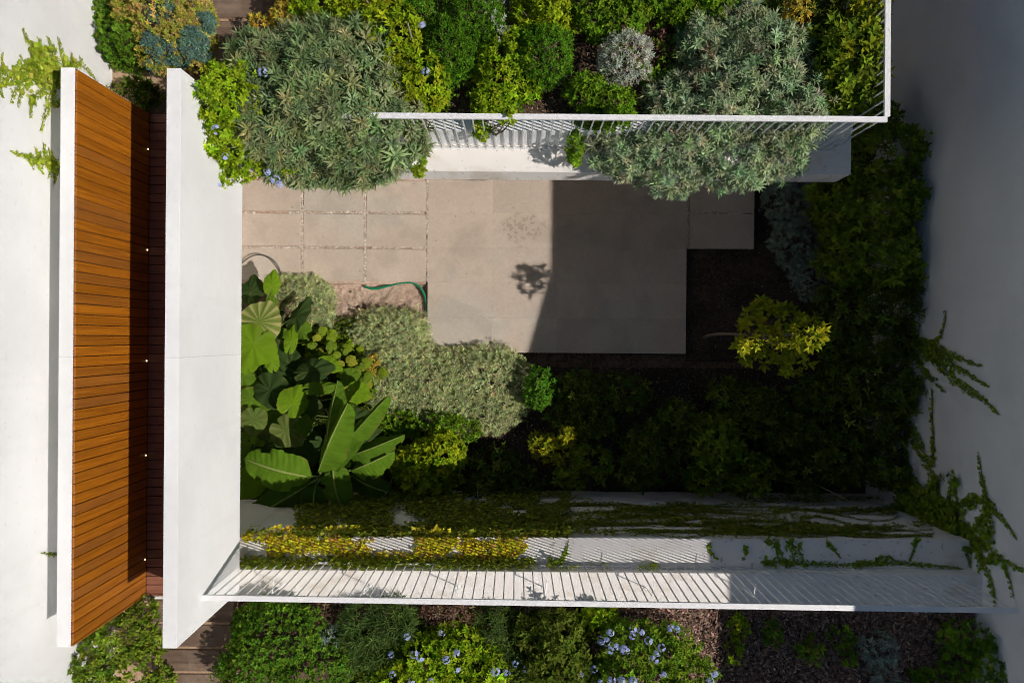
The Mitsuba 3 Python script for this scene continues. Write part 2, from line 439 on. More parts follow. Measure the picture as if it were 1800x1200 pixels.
a, b = P(756, 617, 0), P(1203, 192, 0)
part(pav, 'mortar_bed', box(a[0] + .01, b[0] - .01, a[1] + .01, b[1] - .01, -.118, -.016), 'mat_sand')
# pebbles of the joints
rng = np.random.default_rng(8)
ico = trimesh.creation.icosphere(subdivisions=1)
vs, fs, cs = [], [], []
def pebbles(x0, y0, x1, y1, n, z=-.014, dead=.28):
    for _ in range(n):
        t = rng.random()
        if meshkit.noise(np.array([[t * 9, x0 * .13 + .4, y0 * .1 + .7]]))[0] < dead: continue
        q = P(x0 + t * (x1 - x0) + rng.normal(0, .9) * (x0 == x1), y0 + t * (y1 - y0) + rng.normal(0, .9) * (y0 == y1), z + rng.uniform(-.004, .010))
        r = rng.uniform(.006, .013)
        v = ico.vertices * r * [rng.uniform(.8, 1.5), rng.uniform(.8, 1.4), .8] + q
        fs.append(ico.faces + len(vs) * len(ico.vertices)); vs.append(v)
        c = np.array([[.62, .53, .42], [.70, .64, .56], [.42, .33, .26], [.5, .38, .3]][rng.integers(0, 4)]) * rng.uniform(.7, 1.1)
        cs.append(np.tile(c, (len(v), 1)))
for x in (531, 641.5, 751): pebbles(x, 300, x, 496, 700)
for y in (373.5, 435): pebbles(425, y, 751, y, 1100)
pebbles(1209, 300, 1209, 437, 260); pebbles(1212, 374.5, 1326, 374.5, 200); pebbles(640, 500, 750, 502, 120, -.1)
solid('joint_pebbles', (np.concatenate(vs), np.concatenate(fs)), 'mat_pebble', 'cream pebbles filling the joints between the stepping slabs', 'pebbles', kind='stuff', color=np.concatenate(cs), smooth=True)
a, b = P(312, 500, 0), P(750, 196, 0)
solid('joint_bed', box(a[0], b[0], a[1] + .03, b[1], -.2, -.022), 'mat_soil_dry', 'dry earth under the stepping slabs', kind='structure')
# dry soil patch
def sheet(pts_px, z, zfun, seed, step=.05):
    pts = np.array([P(x, y, z)[:2] for x, y in pts_px])
    lo, hi = pts.min(0), pts.max(0)
    nx, ny = int((hi[0] - lo[0]) / step) + 2, int((hi[1] - lo[1]) / step) + 2
    X, Y = np.meshgrid(np.linspace(lo[0], hi[0], nx), np.linspace(lo[1], hi[1], ny), indexing='ij')
    q = np.stack([X, Y, X * 0 + seed], -1)
    Z = z + zfun(q)
    v = np.stack([X, Y, Z], -1).reshape(-1, 3)
    i, j = np.meshgrid(np.arange(nx - 1), np.arange(ny - 1), indexing='ij')
    p = i * ny + j
    f = np.concatenate([np.stack([p, p + ny, p + ny + 1], -1).reshape(-1, 3), np.stack([p, p + ny + 1, p + 1], -1).reshape(-1, 3)])
    return trimesh.Trimesh(v, f, process=False)
lum = lambda a, s: (lambda q: a * (meshkit.fbm(q * s, 4) - .5))
solid('soil_patch', sheet([(500, 499), (751, 680)], -.085, lum(.13, 4.5), 2, .018), 'mat_soil_dry', 'bare pale dry soil patch beside the terrace edge', kind='structure', smooth=True)
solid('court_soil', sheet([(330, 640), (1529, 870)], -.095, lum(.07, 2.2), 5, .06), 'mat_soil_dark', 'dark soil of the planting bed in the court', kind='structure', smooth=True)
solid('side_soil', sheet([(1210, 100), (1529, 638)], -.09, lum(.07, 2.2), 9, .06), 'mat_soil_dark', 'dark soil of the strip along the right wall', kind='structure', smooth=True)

# --- upper garden terrace (cantilevered slab with kerb)
ter = thing('garden_terrace', 'white cantilevered slab with kerb carrying the upper garden', 'terrace')
part(ter, 'slab', box(-2.955, 3.68, 1.84, 7.5, 1.93, 2.31, .004), 'mat_cap')
part(ter, 'kerb', box(-2.94, 3.44, 2.135, 2.26, 2.312, 2.84, .004), 'mat_plaster')
part(ter, 'kerb', box(3.32, 3.44, 2.262, 7.5, 2.312, 2.84, .004), 'mat_plaster')
part(ter, 'support_wall', box(-2.9, 3.4, 4.3, 4.5, -.2, 1.928), 'mat_plaster')
solid('upper_soil', box(-2.70, 3.318, 2.262, 7.5, 2.314, 2.66), 'mat_soil', 'dark soil of the upper garden', kind='structure')
solid('upper_soil_surface', sheet([(459, 216), (1462, -300)], 2.672, lum(.07, 2.6), 3, .06), 'mat_soil', 'crumbly soil surface of the upper garden', kind='structure', smooth=True)

# --- lower garden: stepped retaining wall with ledge, then the bed
low = thing('retaining_wall', 'long white retaining wall with a stepped ledge along the lower garden', 'wall')
part(low, 'ledge', box(LX + .003, 5.097, -2.535, -2.215, -.3, 2.23, .005), 'mat_cap')
part(low, 'top_band', box(LX + .004, 5.097, -2.875, -2.537, -.3, 2.41, .005), 'mat_cap')
solid('lower_soil', box(-3.06, 5.098, -7.5, -2.877, -.3, 2.25), 'mat_soil', 'dark soil of the lower garden bed', kind='structure')
solid('lower_soil_surface', sheet([(430, 1059), (1712, 1500)], 2.268, lum(.07, 2.4), 6, .06), 'mat_soil', 'crumbly soil surface of the lower garden', kind='structure', smooth=True)

# ================================================================== footbridge with timber lining
YB0, YB1, ZT = -2.738, 2.352, 3.85
fb = thing('footbridge', 'white footbridge with orange timber lining across the left of the court', 'footbridge')
part(fb, 'outer_parapet', box(-4.025, -3.903, YB0, YB1, 2.45, ZT, .003), 'mat_plaster', label='thin white outer parapet with timber lining on its inner face')
part(fb, 'inner_parapet', box(-3.0925, -2.9675, YB0 - .004, YB1, 2.49, ZT, .003), 'mat_plaster', label='white inner parapet facing the court')
part(fb, 'bridge_slab', box(-3.901, -3.095, YB0 + .004, YB1 - .004, 2.47, 2.632), 'mat_plaster')
part(fb, 'lining_backing', box(-3.9025, -3.8985, YB0 + .006, YB1 - .006, 2.634, ZT - .01), 'mat_dark')
part(fb, 'deck_backing', box(-3.898, -3.094, YB0 + .006, YB1 - .006, 2.633, 2.638), 'mat_dark')
pitch = .0935
nb = int((YB1 - YB0) / pitch)
rng = np.random.default_rng(12)
for i in range(nb + 1):
    y0 = math.ceil(YB0 / pitch) * pitch + (i - 1) * pitch
    y0, y1 = max(y0, YB0 + .002), min(y0 + pitch, YB1 - .002)
    if y1 - y0 < .02: continue
    g = .0035
    part(fb, 'lining_board', box(-3.8975, -3.879 + rng.uniform(-.001, .001), y0 + g, y1 - g, 2.668, ZT - .004, .0015), 'mat_clad')
    part(fb, 'deck_board', box(-3.878, -3.096, y0 + g, y1 - g, 2.640, 2.664 + rng.uniform(-.001, .001), .0015), 'mat_deck')
part(fb, 'inner_lining', box(-3.0945, -3.0935 + .0005, YB0 + .006, YB1 - .006, 2.67, ZT - .012), 'mat_deck')
part(fb, 'end_sill', box(-3.90, -3.095, YB0 - .03, YB0 - .001, 2.45, 2.66, .003), 'mat_plaster')
scene['mat_lamp_glass'] = {'type': 'twosided', 'bsdf': {'type': 'principled', 'base_color': rgb(.8, .75, .6), 'roughness': .3}}
for px, py in ((255, 262), (255, 439), (255, 634), (254, 800), (251, 983)):
    q = P(px, py, 2.72)
    k = num(fb + '__step_light')
    m = trimesh.creation.cylinder(radius=.012, height=.010, sections=14)
    m.apply_transform(trimesh.transformations.rotation_matrix(np.pi / 2, [0, 1, 0])); m.apply_translation((-3.872, q[1], 2.715))
    scene[k] = mikit.ply(m, 'mat_paint', 35)
    m = trimesh.creation.cylinder(radius=.008, height=.006, sections=12)
    m.apply_transform(trimesh.transformations.rotation_matrix(np.pi / 2, [0, 1, 0])); m.apply_translation((-3.8645, q[1], 2.715))
    kk = k + '__lens'
    scene[kk] = mikit.ply(m, 'mat_lamp_glass', 35, emitter={'type': 'area', 'radiance': {'type': 'rgb', 'value': [.9, .62, .3]}})

# ================================================================== paths of timber sleepers
pth = thing('garden_path', 'timber sleeper path leading down from the bridge', kind='structure')
part(pth, 'sand_bed', box(-4.335, -3.06, -6.6, -2.772, 2.2, 2.435), 'mat_sand')
pp = .2533
ytop = P(330, 1053, 2.45)[1]
rng = np.random.default_rng(3)
for i in range(12):
    y1 = ytop - .01 - i * .2665
    part(pth, 'sleeper', box(-3.93 + rng.uniform(-.012, .012), -3.03 + rng.uniform(-.012, .012), y1 - .236, y1, 2.38, 2.452 + rng.uniform(-.003, .003), .006), 'mat_sleeper')
pth2 = thing('garden_path', 'timber sleeper path at the upper end of the bridge', kind='structure')
part(pth2, 'sand_bed', box(-4.335, -2.705, 2.36, 6.8, 2.2, 2.555), 'mat_sand')
ys0 = P(430, 122, 2.57)[1]
for i in range(13):
    y0 = ys0 - .2665 * 1 + .012 + i * .2665
    if y0 < 2.37: continue
    part(pth2, 'sleeper', box(-3.60 + rng.uniform(-.012, .012), -2.50 + rng.uniform(-.012, .012), y0, y0 + .236, 2.50, 2.572 + rng.uniform(-.003, .003), .006), 'mat_sleeper')
part(pth2, 'sleeper', box(-4.02, -3.12, 2.372, 2.60, 2.50, 2.574, .006), 'mat_sleeper')

# ================================================================== railings
def railing(name, label, a, b, z0, z1, pitch, w, first=.05, rail_w=.052, skip_end=0):
    k = thing(name, label, 'railing')
    a, b = np.asarray(a, float), np.asarray(b, float)
    d = unit(b - a); L = np.linalg.norm(b - a)
    n = np.array([-d[1], d[0]])
    t3 = lambda q, z: np.array([q[0], q[1], z])
    part(k, 'handrail', bar(t3(a, z1 - .012), t3(b, z1 - .012), rail_w, .024), 'mat_paint')
    part(k, 'bottom_rail', bar(t3(a, z0 + .05), t3(b, z0 + .05), .022, .012), 'mat_bar')
    s, feet = first, []
    while s < L - skip_end:
        q = a + d * s
        part(k, 'baluster', bar(t3(q, z0 + .001), t3(q, z1 - .0245), .0115, .0115, up=(d[0], d[1], 0)), 'mat_bar')
        s += pitch
        feet.append(box(q[0] - .015, q[0] + .015, q[1] - .015, q[1] + .015, z0 + .0005, z0 + .005))
    part(k, 'base_plates', cat_(feet), 'mat_paint', kind='stuff')
    return k
Zr = 3.41
a = P(665, 203.5, Zr); b = P(1560, 209, Zr)
yr = (a[1] + b[1]) / 2
railing('railing', 'white balustrade along the front of the upper garden terrace', (-1.95, yr), (b[0], yr), 2.311, Zr, .0968, .052, first=.06)
railing('railing', 'white balustrade along the right end of the upper garden', (b[0], yr + .027), (b[0], 7.2), 2.311, Zr, .0968, .052, first=.075)
Zl = 3.36
a, b = P(360, 1050.5, Zl), P(1790, 1073, Zl)
a[0] = -2.964
lr = railing('railing', 'long white balustrade above the stepped retaining wall by the lower garden', a[:2], b[:2], 2.25, Zl, .0995, .05, first=.07)
dl = unit(b[:2] - a[:2])
for px in (490, 648, 806, 960, 1145, 1320, 1480, 1640):
    q = P(px, 1030, 2.6)
    y_r = a[1] + (q[0] - a[0]) * dl[1] / dl[0]
    p0, p1, p2 = [q[0], y_r, 2.74], [q[0] - .02, -2.67, 2.74], [q[0] - .02, -2.70, 2.411]
    k = num(lr + '__bracket')
    scene[k] = mikit.ply(cat_([tube([p0, p1], .006, 6), tube([p1, p2], .006, 6), box(p2[0] - .02, p2[0] + .02, p2[1] - .02, p2[1] + .02, 2.4105, 2.417)]), 'mat_paint', 35)

# ================================================================== planting
# --- upper garden (soil at z 2.67); blobs are (px, py, z, rx, ry in px of the photograph, rz in m)
ZU, ZLo, ZC = 2.66, 2.25, -.1
BLUE = 'blue flowering shrubs'
shrub('spurge_shrub', 'large grey-green spurge shrub covering the left end of the upper railing', 'shrub', 'spurge',
      [(575, 165, 3.05, 125, 105, .50), (605, 205, 3.16, 72, 46, .42), (560, 190, 3.15, 60, 50, .4), (650, 235, 2.95, 92, 78, .42), (485, 205, 3.0, 85, 82, .45), (470, 120, 2.95, 62, 58, .40), (620, 110, 3.0, 85, 62, .40), (520, 285, 2.70, 60, 38, .28), (610, 290, 2.70, 75, 36, .28), (560, 90, 2.9, 85, 45, .35)],
      ZU, nb=40, dens=1.15, mixin=[('lime', [(508, 265, 2.9, 22, 40, .2), (735, 280, 2.6, 14, 34, .18)], .6)])
shrub('spurge_shrub', 'large pale grey-green spurge shrub leaning out through the upper railing at its right end', 'shrub', 'spurge2',
      [(1260, 170, 2.78, 75, 90, .40), (1335, 110, 2.85, 75, 80, .42), (1385, 195, 2.80, 62, 72, .40), (1180, 255, 2.66, 75, 50, .34), (1290, 265, 2.62, 90, 62, .34), (1100, 265, 2.55, 62, 46, .28), (1180, 310, 2.50, 58, 30, .22), (1230, 75, 2.8, 40, 48, .3), (1175, 180, 2.7, 45, 40, .3), (1360, 280, 2.6, 50, 36, .26), (1290, 40, 2.85, 45, 35, .3)],
      ZU, nb=40, dens=1.1, mixin=[('dry', [(1245, 110, 2.9, 28, 45, .22), (1225, 160, 2.85, 25, 30, .2)], .35)])
shrub('flowering_shrub', 'lime green shrub with blue flowers spilling over the top of the inner bridge parapet', 'shrub', 'lime',
      [(400, 185, 3.25, 42, 62, .40), (385, 250, 3.10, 30, 40, .30), (412, 235, 3.10, 36, 50, .30), (440, 165, 3.2, 36, 50, .3), (385, 305, 2.95, 15, 34, .16), (430, 290, 2.9, 24, 30, .2), (455, 275, 2.85, 20, 26, .2)],
      ZU, group=None, dens=1.0, flowers=[(462, 127), (380, 228), (396, 275), (384, 323), (491, 324), (475, 292), (484, 316), (470, 302)])
shrub('lime_shrub', 'lime green shrub with upright wands left of the clipped domes in the upper garden', 'shrub', 'lime2',
      [(690, 75, 3.0, 60, 62, .38), (740, 140, 2.95, 48, 55, .34), (655, 20, 3.0, 60, 40, .35), (755, 180, 2.85, 26, 26, .22), (700, 140, 2.9, 35, 40, .3)], ZU, dens=.9, flowers=[(748, 126), (742, 44)])
shrub('lime_shrub', 'lime green shrub at the top edge above the big spurge, beside the sleeper path', 'shrub', 'lime',
      [(560, 5, 2.95, 55, 36, .32), (610, 45, 2.9, 45, 32, .3), (545, 40, 2.8, 28, 20, .2)], ZU, dens=.9)
shrub('ochre_shrub', 'small golden ochre shrub beside the upper sleeper path', 'shrub', 'ochre', [(505, 35, 2.85, 26, 30, .2), (460, 45, 2.8, 18, 18, .15), (530, 45, 2.85, 20, 14, .15)], ZU, dens=.8)
shrub('clipped_dome', 'bright green fine-leaved dome nearest the front railing in the upper garden', 'shrub', 'fine', [(958, 98, 2.98, 48, 50, .34)], ZU, dens=1.3)
shrub('clipped_dome', 'fine-leaved green dome left of centre in the upper garden, half in shade', 'shrub', 'fine', [(790, 88, 2.98, 50, 56, .34), (770, 120, 2.9, 40, 40, .3)], ZU, dens=1.2)
shrub('clipped_dome', 'fine-leaved green dome at the top edge with pale blossom on its right side', 'shrub', 'fine', [(835, 28, 3.0, 48, 50, .34), (735, 25, 2.95, 30, 30, .3)], ZU, dens=1.2, mixin=[('silver', [(872, 35, 3.15, 26, 34, .16)], .12)])
shrub('lime_shrub', 'lime green shrub between two clipped domes in the upper garden', 'shrub', 'lime', [(880, 125, 2.9, 42, 55, .30), (905, 90, 2.9, 30, 35, .26), (865, 175, 2.8, 32, 28, .24), (925, 150, 2.8, 28, 32, .2)], ZU, dens=.9)
shrub('lime_shrub', 'bright lime shrub at the top edge right of the pale-blossomed dome', 'shrub', 'lime2', [(965, 22, 3.05, 36, 36, .32), (925, 30, 2.9, 26, 30, .25), (985, 45, 2.95, 18, 22, .2)], ZU, dens=.9)
shrub('green_shrub', 'mid green shrub filling the top edge right of the bright lime shrub', 'shrub', 'green', [(1045, 15, 3.0, 42, 40, .32), (1090, 35, 2.95, 40, 32, .3), (1120, 10, 2.95, 40, 30, .3), (1050, 55, 2.85, 26, 18, .2)], ZU, dens=1.0)
shrub('green_shrub', 'mid green shrub at the top edge above the right spurge shrub', 'shrub', 'green', [(1190, 5, 2.95, 50, 32, .3), (1250, 12, 2.95, 40, 26, .3), (1215, 35, 2.85, 26, 14, .2)], ZU, dens=1.0)
shrub('silver_shrub', 'round silvery white shrub in the middle of the upper garden', 'shrub', 'silver', [(1098, 102, 2.98, 44, 40, .30), (1085, 115, 2.9, 35, 30, .25)], ZU, dens=.9)
shrub('green_shrub', 'dark green shrub in front of the silvery shrub, growing through the front railing', 'shrub', 'green', [(1030, 165, 2.9, 36, 30, .26), (1075, 180, 2.9, 38, 24, .26), (1085, 210, 3.1, 26, 14, .3), (1010, 258, 2.6, 12, 34, .26), (1045, 215, 2.8, 40, 16, .2)], ZU, dens=1.0)
shrub('lime_shrub', 'small lime sprig hanging over the kerb behind the upper front railing', 'shrub', 'lime', [(848, 228, 2.85, 17, 16, .14), (893, 203, 3.3, 15, 14, .16), (850, 190, 2.8, 22, 22, .2)], ZU, dens=.8)
shrub('broad_shrub', 'yellow-green broad-leaved shrub in the right corner of the upper garden', 'shrub', 'broad', [(1480, 120, 2.95, 58, 66, .40), (1450, 80, 2.95, 32, 40, .3), (1500, 60, 2.95, 40, 36, .3), (1460, 185, 2.8, 36, 24, .24), (1515, 150, 2.9, 30, 40, .3)], ZU, dens=1.0, mixin=[('yellow', [(1500, 80, 3.15, 40, 40, .24)], .4)])
shrub('broad_shrub', 'yellow-green broad-leaved shrub at the top right corner of the upper garden', 'shrub', 'yellow', [(1515, 8, 3.05, 36, 26, .3)], ZU, dens=.8)
shrub('ochre_shrub', 'golden ochre shrub at the top edge above the right spurge', 'shrub', 'ochre', [(1395, 25, 2.95, 26, 36, .24), (1310, 8, 2.9, 26, 14, .2), (1360, 55, 2.85, 22, 16, .2)], ZU, dens=.7)
shrub('dry_shrub', 'brown dried-out low plant between the right spurge and the corner shrub', 'shrub', 'dry', [(1385, 70, 2.75, 26, 26, .14), (1415, 150, 2.72, 18, 26, .14), (1160, 75, 2.72, 36, 30, .12), (1010, 72, 2.72, 26, 12, .1)], ZU, dens=.5)
shrub('green_shrub', 'dark green shrub at the top edge left of the golden ochre one', 'shrub', 'dark', [(1440, 20, 2.85, 36, 34, .26), (1345, 15, 2.8, 20, 26, .2)], ZU, dens=.7)

# --- upper left: the bed between the left wall and the path
k = shrub('succulent_mound', 'mounded planting of blue-green and golden rosettes above the bridge, against the left wall', 'shrub', 'sedum',
      [(300, 45, 2.95, 56, 52, .40), (330, 75, 2.9, 45, 45, .36), (290, 95, 2.85, 40, 36, .34), (250, 25, 2.9, 40, 40, .34), (340, 25, 2.9, 34, 40, .34)], 2.45, dens=.9, nb=20,
      mixin=[('blue', [(272, 78, 3.12, 15, 15, .16), (290, 98, 3.06, 14, 13, .14), (348, 72, 3.12, 15, 14, .16), (332, 88, 3.08, 14, 14, .14), (262, 22, 3.1, 16, 12, .14), (292, 12, 3.14, 16, 14, .16), (318, 104, 3.0, 14, 12, .14), (366, 42, 3.0, 11, 15, .14), (275, 116, 2.9, 13, 11, .14), (302, 84, 3.12, 10, 10, .1), (335, 62, 3.14, 9, 10, .1), (356, 95, 2.95, 12, 12, .14), (310, 22, 3.12, 10, 10, .1)], 1.2)])
shrub('green_shrub', 'bright green shrub against the left wall beside the blue-green rosettes', 'shrub', 'hedge', [(222, 72, 2.66, 44, 50, .38), (212, 38, 2.6, 34, 32, .34), (240, 105, 2.6, 28, 26, .32), (236, 70, 2.9, 26, 40, .26)], 2.45, dens=1.0)
shrub('green_shrub', 'small dark shrub in the shade at the upper end of the bridge deck', 'shrub', 'dark', [(246, 168, 2.68, 28, 26, .18)], 2.45)
# --- lower left: between the left wall and the path
shrub('hedge_shrub', 'yellow-green shrub between the left wall and the lower sleeper path', 'shrub', 'hedge',
      [(225, 1110, 2.85, 48, 46, .34), (180, 1150, 2.9, 40, 42, .34), (250, 1080, 2.75, 22, 28, .26), (240, 1170, 2.8, 50, 36, .3), (185, 1200, 2.85, 50, 26, .3), (285, 1195, 2.6, 22, 16, .16), (265, 1140, 2.65, 20, 24, .2)], 2.42, dens=.95,
      extra=dict(sp=.044, L=.046, W=.024, cols=[(.10, .155, .014), (.13, .185, .018), (.16, .21, .022), (.075, .12, .012)]))

# --- lower garden (soil at z 2.27)
shrub('hedge_shrub', 'dense rounded dark green hedge shrub beside the lower sleeper path', 'shrub', 'hedge',
      [(490, 1120, 2.62, 80, 62, .38), (460, 1170, 2.62, 72, 50, .36), (540, 1170, 2.6, 72, 50, .36), (455, 1090, 2.55, 40, 36, .3)], ZLo, dens=1.15, nb=24)
shrub('silver_shrub', 'small blue-silver plant beside the dense hedge shrub of the lower garden', 'shrub', 'silver2', [(580, 1120, 2.5, 22, 22, .16)], ZLo, dens=.7)
shrub('dry_shrub', 'reddish brown dried plant beside the dense hedge shrub, close to the railing', 'shrub', 'dry', [(570, 1080, 2.42, 26, 22, .14)], ZLo, dens=.8)
shrub('grassy_shrub', 'dark green narrow-leaved clump left of the blue flowers in the lower garden', 'shrub', 'needle', [(640, 1100, 2.5, 40, 42, .26), (690, 1090, 2.5, 40, 36, .26), (670, 1140, 2.45, 40, 30, .22), (620, 1150, 2.4, 26, 26, .2)], ZLo, dens=.9)
shrub('dry_shrub', 'reddish brown dried plant under the railing near the middle of the lower garden', 'shrub', 'dry', [(790, 1078, 2.4, 52, 20, .12), (830, 1100, 2.36, 30, 16, .1)], ZLo, dens=.8)
shrub('flowering_shrub', 'lime green shrub with scattered blue flowers in the left half of the lower garden', 'shrub', 'lime',
      [(740, 1150, 2.55, 46, 36, .26), (800, 1140, 2.55, 52, 40, .28), (850, 1170, 2.52, 42, 36, .26), (700, 1185, 2.5, 42, 26, .22), (780, 1190, 2.55, 70, 26, .26)],
      ZLo, dens=.9, flowers=[(716, 1118), (777, 1112), (728, 1149), (739, 1154), (784, 1159), (802, 1148), (690, 1184), (724, 1196), (871, 1180), (891, 1181), (757, 1196), (803, 1176), (687, 1150)])
shrub('grassy_shrub', 'olive narrow-leaved clump with dry stems under the railing, left of the mulch', 'shrub', 'needle', [(870, 1090, 2.42, 32, 28, .2), (890, 1135, 2.4, 30, 30, .18), (850, 1125, 2.38, 22, 22, .16)], ZLo, dens=.7)
shrub('green_shrub', 'dark leafy shrub in the middle of the lower garden', 'shrub', 'broad', [(985, 1120, 2.62, 42, 44, .30), (955, 1165, 2.55, 34, 34, .26), (995, 1165, 2.55, 40, 34, .26), (930, 1110, 2.5, 28, 26, .2)], ZLo, dens=.9, extra=dict(L=.07, W=.032, cols=[(.07, .10, .012), (.09, .12, .016)]))
shrub('green_shrub', 'small green shrub touching the railing above the main group of blue flowers', 'shrub', 'lime', [(1052, 1076, 2.45, 26, 16, .18), (1030, 1090, 2.4, 20, 14, .14)], ZLo, dens=.8)
shrub('flowering_shrub', 'green shrub with many blue flower heads beside the bare mulch', 'shrub', 'green',
      [(1110, 1130, 2.58, 56, 42, .30), (1170, 1140, 2.56, 54, 42, .28), (1120, 1185, 2.56, 72, 36, .28), (1205, 1180, 2.5, 46, 36, .24), (1080, 1105, 2.5, 22, 20, .2)],
      ZLo, dens=1.0, extra=dict(cols=[(.085, .155, .012), (.11, .185, .015), (.14, .21, .018)]),
      flowers=[(1073, 1111), (1056, 1125), (1066, 1127), (1113, 1105), (1112, 1117), (1127, 1110), (1140, 1125), (1082, 1136), (1073, 1142), (1096, 1141), (1102, 1143), (1156, 1147), (1147, 1158), (1152, 1160), (1163, 1137), (1180, 1104), (1190, 1105), (1166, 1185), (1044, 1175), (1020, 1186), (1075, 1195), (1092, 1197), (1055, 1199), (1112, 1197), (1248, 1197), (1256, 1184), (906, 1165), (926, 1176)])
shrub('green_shrub', 'small lime green plant at the shadow edge on the mulch', 'shrub', 'lime', [(1300, 1098, 2.38, 15, 18, .12), (1288, 1140, 2.36, 12, 24, .1)], ZLo, dens=.6)
shrub('small_plant', 'small green plant alone on the shaded mulch, left of the other two', 'plant', 'green', [(1358, 1112, 2.38, 16, 22, .12)], ZLo, dens=.6)
shrub('small_plant', 'small olive plant on the shaded mulch, between two other small plants', 'plant', 'broad', [(1424, 1140, 2.38, 20, 18, .12)], ZLo, dens=.6)
shrub('small_plant', 'small green plant on the shaded mulch beside the silver plant', 'plant', 'green', [(1478, 1118, 2.4, 20, 16, .12), (1490, 1155, 2.36, 14, 14, .1)], ZLo, dens=.6)
shrub('silver_shrub', 'blue-silver spreading plant on the shaded mulch of the lower garden', 'shrub', 'silver2', [(1545, 1140, 2.42, 34, 26, .14), (1552, 1175, 2.4, 22, 34, .14)], ZLo, dens=.6)
shrub('green_shrub', 'loose green shrub at the right wall in the lower right corner', 'shrub', 'green', [(1700, 1120, 2.5, 42, 26, .22), (1745, 1165, 2.55, 42, 36, .26), (1690, 1160, 2.42, 40, 30, .18), (1790, 1195, 2.6, 30, 26, .2), (1640, 1190, 2.35, 40, 16, .1)], ZLo, dens=.8)

rng = np.random.default_rng(61)
def low_cover(name, label, x0, x1, y0, y1, z, n, kind, seed, cut):
    t = TYPES[kind]
    p = np.stack([rng.uniform(x0, x1, n), rng.uniform(y0, y1, n)], 1)
    p = p[meshkit.fbm(np.stack([p[:, 0] * .022, p[:, 1] * .022, p[:, 0] * 0 + seed], 1), 3) > cut]
    q = np.array([P(a, b, z + rng.uniform(0, .14)) for a, b in p])
    k_ = 6
    az = rng.uniform(0, 6.28, (len(q), k_)); el = rng.uniform(.1, 1.2, (len(q), k_))
    d = np.stack([np.cos(az) * np.cos(el), np.sin(az) * np.cos(el), np.sin(el)], -1)
    nn = np.stack([-np.cos(az) * np.sin(el), -np.sin(az) * np.sin(el), np.cos(el)], -1)
    N = len(q) * k_
    m, c = leaves(np.repeat(q, k_, 0), d.reshape(-1, 3), nn.reshape(-1, 3), t['L'] * rng.uniform(.7, 1.1, N), t['W'] * rng.uniform(.7, 1.1, N), pal(rng, N, t['cols'], .25, .08))
    solid(name, m, t['mat'], label, 'ground cover', kind='stuff', color=c)
low_cover('ground_cover', 'low green ground cover between the shrubs of the upper garden', 480, 1420, -20, 200, 2.70, 3400, 'green', 1, .50)
low_cover('ground_cover', 'low dark leaves between the plants in the left half of the lower garden', 610, 1080, 1075, 1230, 2.29, 3600, 'dark', 3, .44)
low_cover('ground_cover', 'dark low leaves under the elephant ears and the banana plant', 420, 720, 560, 905, -.05, 4200, 'dark', 5, .25)

# --- mulch of bark chips on the lower bed, litter on the other beds
def chips(name, label, area, z, n, seed, cols, L=(.012, .045), cat='mulch'):
    rng = np.random.default_rng(seed)
    (x0, y0), (x1, y1) = area
    a, b = P(x0, y0, z), P(x1, y1, z)
    p = np.stack([rng.uniform(min(a[0], b[0]), max(a[0], b[0]), n), rng.uniform(min(a[1], b[1]), max(a[1], b[1]), n), z + np.abs(rng.normal(0, .010, n)) + .02], 1)
    an = rng.uniform(0, 6.28, n)
    d = np.stack([np.cos(an), np.sin(an), rng.normal(0, .3, n)], 1)
    nn = unit(np.stack([rng.normal(0, .45, n), rng.normal(0, .45, n), np.ones(n)], 1))
    LL = rng.uniform(*L, n)
    m, c = leaves(p, d, nn, LL, LL * rng.uniform(.2, .5, n), pal(rng, n, cols, .3, .06), .05, .05)
    solid(name, m, 'mat_pebble', label, cat, kind='stuff', color=c)
BARK = [(.125, .070, .048), (.185, .108, .075), (.080, .044, .032), (.27, .175, .125)]
chips('bark_mulch', 'reddish brown bark mulch covering the lower garden bed', ((620, 1062), (1712, 1260)), 2.285, 34000, 5, BARK, (.018, .062))
chips('leaf_litter', 'dry leaf litter and crumbs on the soil of the upper garden', ((470, 216), (1455, -60)), 2.69, 16000, 6, [(.17, .11, .07), (.24, .16, .10), (.11, .07, .05)], (.01, .035), 'litter')
chips('leaf_litter', 'pale crumbs and twigs scattered on the court soil', ((430, 640), (1529, 866)), -.085, 12000, 7, [(.22, .15, .11), (.30, .22, .17), (.12, .08, .06)], (.008, .03), 'litter')
chips('fallen_leaves', 'few dry fallen leaves lying on the sunlit paving', ((430, 318), (940, 600)), -.018, 46, 21, [(.20, .13, .07), (.13, .08, .05), (.30, .22, .11)], (.015, .045), 'leaves')
chips('leaf_litter', 'tan crumbs and twigs on the bare dry soil patch', ((590, 500), (750, 600)), -.095, 1500, 10, [(.36, .26, .19), (.48, .37, .28), (.18, .12, .09)], (.006, .022), 'litter')
chips('leaf_litter', 'dark litter on the soil strip beside the right wall', ((1210, 240), (1529, 640)), -.085, 6000, 9, [(.08, .055, .04), (.15, .11, .085), (.05, .035, .026)], (.008, .03), 'litter')

